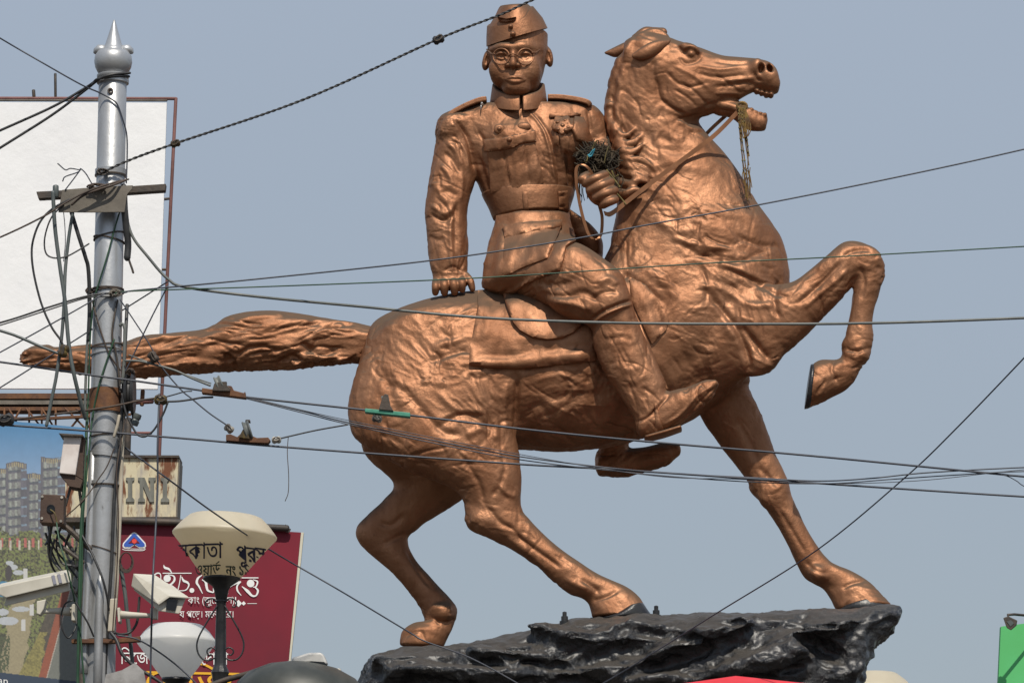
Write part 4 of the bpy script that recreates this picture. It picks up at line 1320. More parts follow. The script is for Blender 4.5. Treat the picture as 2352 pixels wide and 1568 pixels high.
for (x, y, Y, rx, ry, d, rot) in [(1480, 1440, -.85, 130, 20, .2, .2), (1420, 1490, -.88, 120, 26, .22, -.25), (1650, 1420, -.82, 60, 14, .12, .1), (1560, 1510, -.9, 140, 20, .2, -.3), (1150, 1475, -.82, 90, 10, .12, .2), (1250, 1520, -.86, 90, 14, .14, .15),
                                  (1900, 1490, -.8, 80, 26, .2, .5), (1020, 1510, -.8, 120, 10, .12, .1), (1700, 1475, -.86, 90, 9, .12, -.4), (1820, 1425, -.78, 100, 8, .10, .12)]:
    ks.add(*pell(x, y, Y, rx, ry, d, rot), k=.05, sub=True)
V, Q = ks.mesh()
del ks
me = np_mesh('rock', V, Q)
N = normals_of(me)
qv = V @ np.array(Matrix.Rotation(R(24), 3, 'Y')).T * np.array([1.3, 2.2, 2.6])
qv = qv + .35 * np.stack([fbm(V * 2.2 + i * 3, 2) for i in range(3)], 1)
edge = np.clip(1 - (N[:, 2] - .6) * 2, .5, 1)
D = (.065 * (ridged(qv * 1.25, 3) - .5) + .014 * (ridged(V * 6.5 + 3, 2) - .5) + .022 * (ridged(qv * 4, 2) - .5) + .010 * fbm(V * 26, 3)) * edge
V = V + N * D[:, None]
me.vertices.foreach_set('co', V.astype(np.float32).ravel())
me.update()
rock = link('rock', me, M['rock'])
tag(rock, 'glossy black painted rock plinth under the copper horse', 'rock')
KB = BVHTree.FromPolygons([tuple(v) for v in V], [tuple(f) for f in Q], epsilon=0)
for (px, py) in ((1297, 1420), (1508, 1416)):
    c = at(px, py, -.5)
    h = KB.ray_cast(Vector((c.x, -.45, 8)), Vector((0, 0, -1)))[0]
    z = h.z
    lathe_obj('anchor_bolt', [(.035, z - .05), (.035, z + .012), (.024, z + .014), (.024, z + .045), (.015, z + .047), (.015, z + .075), (.004, z + .08)], (c.x, -.45, 0), M['lamp_black'], rock, 10)
# masonry shaft below the picture that carries the rock
ped = cube('pedestal', ((at(820, 1500, 0).x + at(1960, 1500, 0).x) / 2, 0, 2.2), (3.2, 1.3, 4.4), M['concrete'])
ped['kind'] = 'structure'

# bird's nest wedged between the rider's arm and the mane
def twig(P0, P1, r, bend):
    mid = (np.array(P0) + np.array(P1)) / 2 + np.array([random.gauss(0, bend) for _ in range(3)])
    return tube_mesh(cr(np.array([P0, mid, P1]), 3), r, 5, .3)


def bundle(name, parts_, material, parent=None):
    Vs, Ts, k = [], [], 0
    for V, T in parts_:
        Vs.append(V)
        Ts.append(np.asarray(T) + k)
        k += len(V)
    return link(name, mesh_from(name, np.concatenate(Vs), np.concatenate(Ts)), material, parent, smooth=False)


nest = thing('birds_nest', 'tangled brown twig nest in the crook of the rider\'s bent arm', 'bird nest', at(1372, 400, -.25))
P_ = []
for k in range(420):
    a = random.uniform(0, 2 * math.pi)
    rr = random.random() ** .6
    x, y = 1374 + 42 * rr * math.cos(a), 366 + 31 * rr * math.sin(a)
    Y = random.uniform(-.36, -.10)
    th = random.choice([random.gauss(.2, .5), random.uniform(0, math.pi)])
    L = random.uniform(8, 26)
    p0, p1 = at(x - L * math.cos(th), y - L * math.sin(th), Y), at(x + L * math.cos(th) * .8, y + L * math.sin(th) * .8, Y + random.uniform(-.05, .05))
    P_.append(twig(p0, p1, random.uniform(.0025, .006), .02))
for k in range(26):
    x, y = random.uniform(1330, 1425), random.uniform(395, 430)
    P_.append(twig(at(x, y - 20, -.3), at(x + random.uniform(-12, 12), y + random.uniform(10, 50), -.36), .003, .03))
core = ell(at(1374, 370, -.20), .125, .10, .10)
bundle('twigs', P_, M['twig'], nest)['kind'] = 'stuff'
V_, T_ = core
me = mesh_from('nest_core', V_ + .02 * np.stack([fbm(V_ * 20 + i * 4, 2) for i in range(3)], 1), T_)
link('nest_core', me, M['twig'], nest)
P_ = []
for (x0, y0, x1, y1) in [(1362, 352, 1372, 322), (1388, 375, 1398, 336), (1393, 390, 1420, 425), (1405, 392, 1424, 430), (1400, 420, 1420, 402), (1412, 440, 1438, 470), (1370, 400, 1395, 392), (1342, 372, 1350, 358), (1390, 398, 1408, 418)]:
    P_.append(twig(at(x0, y0, -.38), at(x1, y1, -.40), .005, .012))
bundle('straws', P_, M['straw'], nest)['kind'] = 'stuff'
P_ = [twig(at(x0, y0, -.39), at(x1, y1, -.40), .006, .008) for (x0, y0, x1, y1) in [(1352, 360, 1366, 342), (1350, 357, 1363, 344)]]
bundle('blue_string', P_, M['blue_string'], nest)

gar = thing('dried_garland', 'withered yellow flower garland dangling from the horse\'s bit', 'garland', at(1704, 245, -.25))
P_, Q_ = [], []
for k in range(7):
    x0 = 1699 + k * 2.0
    x1 = 1717 + random.uniform(-4, 6)
    yb = random.uniform(300, 400) if k > 2 else 455
    sway = random.uniform(-4, 4)
    C = cr(np.array([(x0, 242, -.25), (x0 + sway * .4 - 2, 280 + random.uniform(-8, 8), -.27), ((x0 + x1) / 2 + sway, (242 + yb) / 2 + 20, -.26), (x1, yb, -.25)]), 8)
    P_.append(tube_mesh([at(*c) for c in C], .0045, 5, .3))
    if k % 2 == 0:
        for c in C[2:-6:2]:
            Q_.append(ell(at(c[0], c[1], c[2] - .005), .008, .008, .008, 0, 6))
for k in range(4):
    x0 = 1698 + k * 4
    C = cr(np.array([(x0, 250, -.27), (x0 + 4, 290 + 6 * k, -.28), (x0 + 10, 318 - 3 * k, -.28), (x0 + 14, 290, -.28), (1712, 250, -.26)]), 6)
    P_.append(tube_mesh([at(*c) for c in C], .004, 5, .3))
for k in range(10):
    x, y = 1716 + random.uniform(-5, 7), random.uniform(395, 430)
    P_.append(twig(at(x, y - 22, -.26), at(x + random.uniform(-6, 12), y + random.uniform(15, 40), -.25), .0035, .012))
P_.append(tube_mesh([at(1704 + 11 * math.cos(a), 244 + 8 * math.sin(a), -.245) for a in np.linspace(0, 2 * math.pi, 14)], .012, 6, 0))
bundle('garland_string', P_, M['garland'], gar)
bundle('garland_bead', Q_, M['straw'], gar)['kind'] = 'stuff'

# red canopy just below the rock
can = thing('street_canopy', 'red canvas canopy peak showing under the black rock', 'canopy', (at(1690, 1560, -2).x, -2.0, 0))
pk_ = at(1690, 1551, -2.0)
L0, R0 = at(1417, 1590, -2.25), at(2060, 1590, -2.25)
zb = min(L0.z, R0.z)
Vc = [(pk_.x, -2.0, pk_.z), (L0.x, -2.25, zb), (R0.x, -2.25, zb), (R0.x, -1.8, zb), (L0.x, -1.8, zb)]
Vc += [(x, y, z - .03) for x, y, z in Vc]
Fc = [(0, 1, 2), (0, 2, 3), (0, 3, 4), (0, 4, 1), (5, 7, 6), (5, 8, 7), (5, 9, 8), (5, 6, 9)] + [(a, a + 5, b + 5, b) for a, b in ((1, 2), (2, 3), (3, 4), (4, 1))]
link('canvas', mesh_from('canvas', Vc, Fc), M['canopy_red'], can, smooth=False)
for x, y in ((L0.x + .05, -2.2), (R0.x - .05, -2.2), (L0.x + .05, -1.85), (R0.x - .05, -1.85)):
    tube_obj('pole', [(x, y, 0), (x, y, zb / 2), (x, y, zb)], .025, M['dark_steel'], can)
# ------------------------------------------------------------------ utility pole on the left
PY = -5.0
px_ = at(259, 190, PY)
pole = thing('utility_pole', 'silver painted steel utility pole with a spiked ball finial', 'pole', (px_.x, PY, 0))
sP = mpp(PY)


def zat(y, Y=PY):
    return at(259, y, Y).z


r0 = 33 * sP
zt = zat(192)
lathe_obj('shaft', [(r0 * 1.18, 0), (r0 * 1.08, 4.0), (r0 * 1.03, zat(800)), (r0 * .985, zt), (r0 * .9, zt + .01)], (px_.x, PY, 0), M['steel'], pole, 40)
fin = lathe_obj('finial', [(r0 * .9, zt - .01), (r0 * 1.13, zt), (r0 * 1.14, zat(185)), (r0 * 1.05, zat(183)), (r0 * 1.12, zat(181)), (r0 * 1.13, zat(174)), (r0 * .95, zat(171)), (r0 * 1.1, zat(166)), (r0 * 1.27, zat(155)), (r0 * 1.34, zat(143)), (r0 * 1.30, zat(130)),
                           (r0 * 1.1, zat(120)), (r0 * .8, zat(117)), (r0 * .78, zat(114)), (r0 * .70, zat(112)), (r0 * .62, zat(105)), (r0 * .45, zat(88)), (r0 * .30, zat(72)), (r0 * .17, zat(58)), (r0 * .09, zat(50)), (r0 * .08, zat(47))], (px_.x, PY, 0), M['steel'], pole, 40, sharp=55)
for k in range(2):
    a = R(180 * k)
    tube_obj('finial_leaf', [(px_.x + r0 * .7 * math.cos(a), PY + r0 * .7 * math.sin(a), zat(114)), (px_.x + r0 * 1.0 * math.cos(a), PY + r0 * 1.0 * math.sin(a), zat(115)), (px_.x + r0 * 1.25 * math.cos(a), PY + r0 * 1.25 * math.sin(a), zat(119)), (px_.x + r0 * 1.3 * math.cos(a), PY + r0 * 1.3 * math.sin(a), zat(122))], [.03, .034, .022, .012], M['steel'], fin, 8)


def band(y, h, material, rr=1.08, tilt=0.0, name='band'):
    z = zat(y)
    hh = h * sP / 2
    q = r0 * rr
    return lathe_obj(name, [(q - .012, z - hh), (q, z - hh), (q, z + hh), (q - .012, z + hh)], (0, 0, 0), material, None, 36, None, 30), z


def pole_band(y, h, material, rr=1.08, tilt=0.0, name='band'):
    o, z = band(y, h, material, rr, tilt, name)
    V = np.array([v.co[:] for v in o.data.vertices])
    V[:, 2] += V[:, 0] * tilt
    V += np.array([px_.x, PY, 0])
    o.data.vertices.foreach_set('co', V.astype(np.float32).ravel())
    o.parent = pole
    o.matrix_parent_inverse = Matrix.Translation(-pole.location)
    return o


pole_band(398, 16, M['steel'], 1.10)
pole_band(404, 3, M['dark_steel'], 1.12)
pole_band(921, 54, M['rust'], 1.14, name='rusty_collar')
pole_band(1046, 9, M['steel'], 1.16, -.1)
pole_band(1112, 10, M['steel'], 1.16)
pole_band(1116, 3, M['dark_steel'], 1.18)
for y, tl in ((543, .25), (551, -.2), (665, 0), (669, .1), (668, -.12), (795, .1), (803, -.1), (812, .15), (1002, .1), (1470, 0), (1262, -.3)):
    pole_band(y, 2.2, M['brown_wire'] if y != 812 else M['steel'], 1.12, tl, name='wire_tie')
c = at(257, 218, PY)
lathe_obj('bolt_hole', [(.018, 0), (.018, .012), (.010, .012), (.010, .004)], (c.x, PY - r0 * .985 + .004, c.z), M['dark_steel'], pole, 12, (R(90), 'X'))
# conduits strapped to the shaft
tube_obj('conduit', [at(214, 1040, PY - .05), at(210, 1150, PY - .05), at(204, 1280, PY - .06), at(198, 1420, PY - .06), at(194, 1520, PY - .06), at(193, 1545, PY - .06)], 9.5 * sP, M['steel'], pole, 16, .2)
tube_obj('conduit', [at(231, 1312, PY - .13), at(230, 1340, PY - .13), at(228, 1400, PY - .13), at(226, 1500, PY - .13), at(224, 1600, PY - .13)], [3 * sP, 9 * sP, 10 * sP, 10 * sP, 10 * sP], M['steel'], pole, 16, .3)
tube_obj('cable_sheath', [at(292, 700, PY), at(284, 860, PY - .05), at(277, 1000, PY - .06), at(262, 1150, PY - .07), at(256, 1300, PY - .07), at(246, 1440, PY - .07), at(240, 1600, PY - .07)], 4.2 * sP, M['black_rubber'], pole, 10)
tube_obj('beige_conduit', [at(284, 926, PY - .02), at(281, 1000, PY - .02), at(276, 1150, PY - .02), at(270, 1300, PY - .03), at(265, 1380, PY - .03)], 5.2 * sP, M['beige'], pole, 10)
tube_obj('hook_pipe', [at(276, 748, PY - .09), at(279, 743, PY - .09), at(284, 745, PY - .09), at(287, 756, PY - .09), at(286, 800, PY - .09), at(284, 850, PY - .09), at(281, 880, PY - .09)], 4.0 * sP, M['grey_cable'], pole, 10)
tube_obj('white_tube', [at(274, 954, PY - .13), at(270, 975, PY - .13), at(262, 1002, PY - .13)], 3.6 * sP, M['beige'], pole, 10)
prism('beige_channel', [(253, 1374), (269, 1373), (262, 1448), (247, 1449)], PY - .14, .06, M['beige'], pole, .004)
prism('clamp_bar', [(164, 1466), (250, 1467), (322, 1460), (322, 1472), (250, 1476), (164, 1476)], PY - .12, .05, M['rust'], pole, .003)
# cross arm and the tin sheet wired over it
xa = prism('cross_arm', [(83, 440), (200, 434), (381, 422), (379, 438), (200, 450), (88, 456)], PY - .12, .06, M['dark_steel'], pole, .003)
prism('tin_sheet', [(143, 436), (190, 432), (250, 428), (305, 425.5), (303, 434), (292, 446), (289, 465), (286, 487), (210, 487.5), (134, 487)], PY - .175, .012, M['tin'], pole, .003)
tube_obj('porcelain_knob', [at(128, 428, PY - .16), at(128, 440, PY - .16), at(128, 452, PY - .16)], 7 * sP, M['hose'], pole, 12, .5)
# knots of binding wire round the shaft
def knot(cx, cy, rx, ry, n, material, parent, Y, name='wire_knot'):
    P_ = []
    for _ in range(n):
        a0 = random.uniform(0, 6.28)
        k = random.uniform(.4, 1)
        C = [at(cx + rx * k * math.cos(a0 + t) * random.uniform(.7, 1.1), cy + ry * k * math.sin(a0 + t) * random.uniform(.7, 1.1), Y + random.uniform(-.02, .02)) for t in np.linspace(0, 5, 7)]
        P_.append(tube_mesh(cr(np.array(C), 3), random.uniform(.003, .006), 5, .3))
    return bundle(name, P_, material, parent)


knot(264, 673, 16, 9, 12, M['tin'], pole, PY - r0 - .03)
knot(235, 394, 14, 8, 10, M['dark_steel'], pole, PY - r0 - .03)
knot(205, 668, 9, 9, 6, M['brown_wire'], pole, PY - r0 * .6)
knot(222, 428, 26, 6, 10, M['brown_wire'], pole, PY - .2)
knot(300, 860, 10, 14, 10, M['brown_wire'], pole, PY - .05)

# loose tangle of feeder cables beside the shaft
tang = thing('cable_tangle', 'dark tangle of cut cable ends left of the pole above a security camera', 'cable tangle', at(160, 1300, PY))
P_ = []
for pts in [[(110, 1200), (120, 1250), (150, 1290), (180, 1330)], [(118, 1205), (112, 1260), (125, 1310), (170, 1350)], [(150, 1190), (130, 1240), (140, 1290), (178, 1300)], [(140, 1210), (180, 1230), (205, 1260), (225, 1300), (240, 1360)],
            [(128, 1220), (165, 1260), (190, 1320), (178, 1360)], [(105, 1225), (125, 1280), (160, 1340), (182, 1375)], [(160, 1225), (150, 1260), (170, 1300), (186, 1290)], [(125, 1240), (118, 1280), (150, 1320)], [(120, 1206), (110, 1240), (104, 1250)],
            [(170, 1210), (176, 1250), (168, 1290), (182, 1310)]]:
    P_.append(ptube([(x, y, PY - .06 + random.uniform(-.08, .05), random.uniform(2.2, 4.2)) for x, y in pts], 7, 5))
bundle('cable_end', P_, M['black_rubber'], tang)
P_ = [ptube([(x, y, PY - .12, r) for x, y in pts], 8, 5) for pts, r in (([(146, 1205), (170, 1225), (195, 1250), (206, 1258)], 6.5), ([(132, 1248), (160, 1268), (190, 1290)], 5))]
bundle('bent_pipe', P_, M['dark_steel'], tang)
coil = thing('wire_coil', 'loosely coiled wire hanging against the maroon sign beside the pole', 'wire coil', at(291, 1290, PY))
P_ = [tube_mesh([at(290 + (13 + k) * math.cos(a) * 1.0, 1288 + (20 + k * 1.2) * math.sin(a) + k, PY - .02 * k) for a in np.linspace(0, 2 * math.pi, 20)], .0035, 5, 0) for k in range(4)]
bundle('coil_turn', P_, M['brown_wire'], coil)

# meter boxes
wb = thing('meter_box', 'narrow white metal box with a peaked lid tilted against the pole', 'metal box', at(165, 1090, PY))
prism('box_body', [(147, 1001), (187, 998), (173, 1090), (136, 1086)], PY - .22, .16, M['white_box'], wb, .004)
prism('shaded_box_side', [(188.5, 999), (193, 1003), (190, 1100), (174.5, 1091)], PY - .19, .15, M['brown_and_shaded_box'], wb)  # shade on the white box's right side, put in as dark brown
prism('lid', [(134, 994), (190, 997), (192, 1002), (144, 1001)], PY - .25, .22, M['dark_steel'], wb, .003)
prism('box_foot', [(136, 1088), (173, 1092), (190, 1102), (184, 1120), (160, 1116)], PY - .20, .14, M['brown_and_shaded_box'], wb)
prism('bracket', [(159, 1117), (164, 1117), (152, 1160), (148, 1160)], PY - .15, .03, M['dark_steel'], wb)
prism('bracket', [(178, 1120), (184, 1120), (190, 1165), (184, 1165)], PY - .15, .03, M['dark_steel'], wb)
bb = thing('junction_box', 'square dark brown box with a round hole and yellow wire', 'junction box', at(118, 1170, PY))
prism('box_body', [(94, 1134), (147, 1136), (146, 1203), (91, 1199)], PY - .26, .12, M['brown_and_shaded_box'], bb, .004)
c = at(117, 1168, PY - .26)
lathe_obj('hole', [(9.5 * sP, 0), (9.5 * sP, .006), (7.5 * sP, .006), (7.5 * sP, .002)], (c.x, c.y - .001, c.z), M['cctv_dark'], bb, 20, (R(90), 'X'))
ptube_obj('yellow_wire', [(116, 1170, PY - .28, 1.6), (124, 1176, PY - .30, 1.6), (128, 1186, PY - .30, 1.6), (131, 1200, PY - .29, 1.4)], M['straw'], bb, 6)
for x, y in ((97, 1140), (142, 1142), (96, 1190), (140, 1196)):
    c = at(x, y, PY - .262)
    lathe_obj('screw', [(.008, 0), (.008, .004), (.003, .005)], (c.x, c.y, c.z), M['porcelain'], bb, 8, (R(90), 'X'))

# strain wheel and knuckle on the right of the shaft
dw = thing('cable_drum', 'black edge-on reel clamped to the right side of the pole', 'cable reel', at(297, 900, PY))
c = at(298, 905, PY - .02)
lathe_obj('reel', [(.02, -.025), (.115, -.028), (.125, -.012), (.10, -.006), (.10, .006), (.125, .012), (.115, .028), (.02, .025)], (c.x, c.y, c.z), M['black_rubber'], dw, 28, (R(90), 'Y'))
c = at(311, 963, PY - .02)
lathe_obj('hinge_pin', [(.012, -.035), (.026, -.034), (.028, -.01), (.022, 0), (.028, .01), (.026, .034), (.012, .035)], (c.x, c.y, c.z), M['hose'], dw, 14, (R(20), 'Y'))

# security cameras
def wedge(name, front, back, Yf, Yb, material, parent, bevel=.004):
    """body between two outlines (photo px) at different distances"""
    A = [at(x, y, Yf) for x, y in front]
    B = [at(x, y, Yb) for x, y in back]
    n = len(A)
    bm = bmesh.new()
    va = [bm.verts.new(p) for p in A]
    vb = [bm.verts.new(p) for p in B]
    bm.faces.new(va)
    bm.faces.new(vb[::-1])
    for i in range(n):
        j = (i + 1) % n
        bm.faces.new((va[i], vb[i], vb[j], va[j]))
    o = bm_mesh(name, bm, material, parent)
    if bevel:
        b = o.modifiers.new('edge', 'BEVEL')
        b.width = bevel
        b.segments = 2
    return o


c2 = thing('security_camera', 'boxy cream security camera facing right in front of the maroon sign', 'security camera', at(270, 1410, PY), 'security cameras on the pole')
YF, YB = PY - .34, PY - .02
wedge('housing', [(367, 1380), (428, 1374), (412, 1410), (364, 1403)], [(306, 1346), (350, 1338), (346, 1368), (307, 1355)], YF, YB, M['cctv'], c2, .006)
wedge('hood', [(360, 1384), (387, 1365.5), (433, 1369), (431, 1374), (390, 1371), (364, 1389)], [(301, 1345), (306, 1316), (356, 1319), (358, 1326), (312, 1324), (306, 1350)], YF - .03, YB, M['cctv'], c2, .004)
wedge('window', [(384, 1374), (409, 1377), (402, 1402), (381, 1398)], [(384, 1374), (409, 1377), (402, 1402), (381, 1398)], YF - .012, YF + .03, M['cctv_dark'], c2, 0)
tube_obj('arm', [at(274, 1411, PY - .10), at(300, 1412, PY - .13), at(345, 1413, PY - .18)], [9.5 * sP, 7.5 * sP, 5 * sP], M['cctv'], c2, 16, .3)
prism('wall_plate', [(269, 1395), (275, 1394), (276, 1426), (271, 1428)], PY - .15, .10, M['cctv'], c2, .003)
prism('post', [(345, 1395), (362, 1394), (361, 1420), (344, 1419)], PY - .21, .06, M['cctv'], c2, .004)
c1 = thing('security_camera', 'boxy cream security camera with grey stripes, cut off by the left edge', 'security camera', at(165, 1400, PY), 'security cameras on the pole')
YL = PY - .30
wedge('housing', [(9, 1392), (14, 1372), (158, 1338), (161, 1356)], [(13, 1382), (17, 1366), (158, 1332), (161, 1346)], YL, YL + .16, M['cctv'], c1, .005)
wedge('hood', [(-6, 1363), (-4, 1347), (60, 1333), (156, 1313), (163, 1322), (164, 1336), (14, 1372)], [(-2, 1356), (0, 1340), (62, 1326), (156, 1307), (163, 1316), (164, 1330), (18, 1366)], YL - .04, YL + .18, M['cctv'], c1, .005)
for x0, x1 in ((118, 125), (131, 138)):
    dy = -.21 * (x0 - 118)
    wedge('stripe', [(x0, 1321 + dy), (x1, 1319.5 + dy), (x1 + 5, 1340 + dy), (x0 + 5, 1341.5 + dy)], [(x0, 1321 + dy), (x1, 1319.5 + dy), (x1 + 5, 1340 + dy), (x0 + 5, 1341.5 + dy)], YL - .046, YL - .036, M['cctv_stripe'], c1, 0)
prism('post', [(84, 1380), (106, 1375), (100, 1398), (92, 1411), (84, 1408)], YL - .01, .08, M['cctv'], c1, .004)
tube_obj('arm', [at(90, 1405, YL + .03), at(120, 1402, YL + .08), at(166, 1404, PY - .14)], [4.5 * sP, 6 * sP, 11 * sP], M['cctv'], c1, 16, .3)
prism('wall_plate', [(164, 1386), (172, 1386), (172, 1424), (164, 1424)], PY - .19, .10, M['cctv'], c1, .003)
# crumpled sheet jammed behind the lower clamp
sh = prism('metal_sheet', [(238, 1580), (243, 1548), (280, 1538), (310, 1521), (330, 1540), (338, 1580)], PY - .30, .01, M['tin_pale'])
tag(sh, 'crumpled pale sheet jammed below the clamp at the foot of the pole', 'sheet')
# ------------------------------------------------------------------ hoardings and signs behind
def ribbon(name, strokes, to3, material, parent, off_step=.0006):
    """brush strokes [(points px, widths px)] drawn flat on a surface through to3(px,py,lift)"""
    V, F = [], []
    for si, (pts, wd) in enumerate(strokes):
        C = cr(np.array(pts, float), 6) if len(pts) > 2 else np.array([np.array(pts[0]) + (np.array(pts[1]) - np.array(pts[0])) * t for t in np.linspace(0, 1, 5)], float)
        W = np.interp(np.linspace(0, 1, len(C)), np.linspace(0, 1, len(np.atleast_1d(wd))), np.atleast_1d(wd))
        T = np.gradient(C, axis=0)
        T /= np.maximum(np.linalg.norm(T, axis=1)[:, None], 1e-9)
        Nn = np.stack([-T[:, 1], T[:, 0]], 1)
        b = len(V)
        for c, n_, w_ in zip(C, Nn, W):
            V.append(to3(*(c + n_ * w_ / 2), si * off_step))
            V.append(to3(*(c - n_ * w_ / 2), si * off_step))
        for i in range(len(C) - 1):
            F.append((b + 2 * i, b + 2 * i + 1, b + 2 * i + 3, b + 2 * i + 2))
    return link(name, mesh_from(name, V, F), material, parent, smooth=False)


def disc_pts(cx, cy, r, ry=None):
    ry = ry or r
    return [((cx - r * .5, cy), (cx + r * .5, cy)), None]


def text_px(name, body, x0, y0, h, wid, to3, material, parent, slant=0.0, rise=0.0, weight=0.0, arc=None, lift=.0):
    """bundled-font lettering laid out in photo pixels: headline at y0, letter height h, total width wid"""
    c = bpy.data.curves.new(name, 'FONT')
    c.body = body
    c.size = 1
    c.offset = weight
    c.resolution_u = 2
    o = bpy.data.objects.new(name, c)
    COL.objects.link(o)
    dg = bpy.context.evaluated_depsgraph_get()
    me = bpy.data.meshes.new_from_object(o.evaluated_get(dg))
    bpy.data.objects.remove(o)
    bmx = bmesh.new()
    bmx.from_mesh(me)
    bmesh.ops.triangulate(bmx, faces=bmx.faces)
    for _ in range(2):
        le = [e_ for e_ in bmx.edges if e_.calc_length() > .16]
        if le:
            bmesh.ops.subdivide_edges(bmx, edges=le, cuts=1)
            bmesh.ops.triangulate(bmx, faces=[f_ for f_ in bmx.faces if len(f_.verts) > 3])
    bmx.to_mesh(me)
    bmx.free()
    n = len(me.vertices)
    co = np.empty(n * 3)
    me.vertices.foreach_get('co', co)
    co = co.reshape(-1, 3)
    # tiny steps between letters so that no two faces share a plane
    par = np.arange(n)

    def root(a):
        while par[a] != a:
            par[a] = par[par[a]]
            a = par[a]
        return a
    for e in me.edges:
        a, b = root(e.vertices[0]), root(e.vertices[1])
        if a != b:
            par[a] = b
    ids = {}
    isl = np.array([ids.setdefault(root(i), len(ids)) for i in range(n)])
    X0, X1 = co[:, 0].min(), co[:, 0].max()
    top = np.percentile(co[:, 1], 99)
    sc = wid / (X1 - X0)
    out = []
    for i in range(n):
        u = (co[i, 0] - X0) * sc
        v = (.66 - co[i, 1]) * h / .62
        px, py = x0 + u + slant * v, y0 + v + rise * u
        if arc:
            py += arc * ((u / wid - .5) ** 2 - .25) * wid
        out.append(to3(px, py, lift + isl[i] * .0005))
    me.vertices.foreach_set('co', np.array([tuple(p) for p in out], dtype=np.float32).ravel())
    me.update()
    return link(name, me, material, parent, smooth=False)


def plane_at(Y):
    return lambda px, py, lift=0.0: tuple(at(px, py, Y - .004 - lift))


# big blank white hoarding
WY = 18.0
wbill = thing('billboard', 'large blank white hoarding on a rusty pipe frame behind the pole', 'billboard', (at(100, 900, WY).x, WY, 0))
prism('panel', [(-700, 232), (383, 236), (373, 560), (362, 893), (-700, 889)], WY, .05, M['white_vinyl'], wbill)
sW = mpp(WY)
for nm, pts, r, mt in [('frame_pipe', [(-700, 222), (0, 226), (404, 227)], 4, 'red_pipe'), ('frame_pipe', [(404, 226), (393, 450), (384, 640), (372, 900), (358, 1240)], 4.0, 'red_pipe'), ('top_batten', [(-700, 229), (383, 231)], 3.0, 'tin'),
                       ('stub_post', [(127.5, 225), (127, 170)], 3.2, 'dark_steel'), ('stub_post', [(78, 223), (77, 208)], 4, 'dark_steel'), ('frame_clip', [(374, 458), (391, 456)], 3.2, 'dark_steel'), ('frame_clip', [(367, 619), (386, 619)], 3.2, 'dark_steel'),
                       ('side_beam', [(268, 925), (350, 921)], 6, 'red_pipe'), ('side_beam', [(280, 994), (348, 994)], 3.4, 'red_pipe'), ('side_post', [(328, 897), (326, 930)], 5, 'rust')]:
    C = [at(x, y, WY + .12) for x, y in pts]
    tube_obj(nm, C if len(C) > 2 else [C[0], (C[0] + C[1]) / 2, C[1]], r * sW, M[mt], wbill, 8)
for y, h, mt in ((902, 13, 'rust'), (918, 10, 'tin'), (933, 9, 'rust')):
    prism('catwalk_beam', [(-700, y), (190, y + 1), (290, y + 2), (290, y + h), (-700, y + h)], WY - .5 + y * .0005, .25, M[mt], wbill)
for x0, x1 in [(10, 10), (20, 48), (48, 20), (67, 67), (96, 96), (128, 128), (96, 128), (150, 200), (200, 158), (240, 195), (232, 290), (246, 246), (206, 206), (60, 100), (175, 240)]:
    C = [at(x0, 938, WY - .2), at((x0 + x1) / 2, 962, WY - .2), at(x1, 988, WY - .2)]
    tube_obj('truss_strut', C, 2.6 * sW, M['rust'], wbill, 6)
prism('truss_chord', [(-700, 962), (100, 957), (300, 948), (300, 953), (100, 963), (-700, 970)], WY - .25, .06, M['rust'], wbill)
for x in (-300, 232):
    C = [at(x, 905, WY + .5), at(x, 1500, WY + .5)]
    tube_obj('leg', [C[0], C[1], (C[1].x, C[1].y, 0)], .07, M['rust'], wbill, 8)

# printed housing advertisement
AY = 12.0
ad = thing('billboard', 'printed housing advert with apartment towers and gardens left of the pole', 'billboard', (at(60, 1500, AY).x, AY, 0))


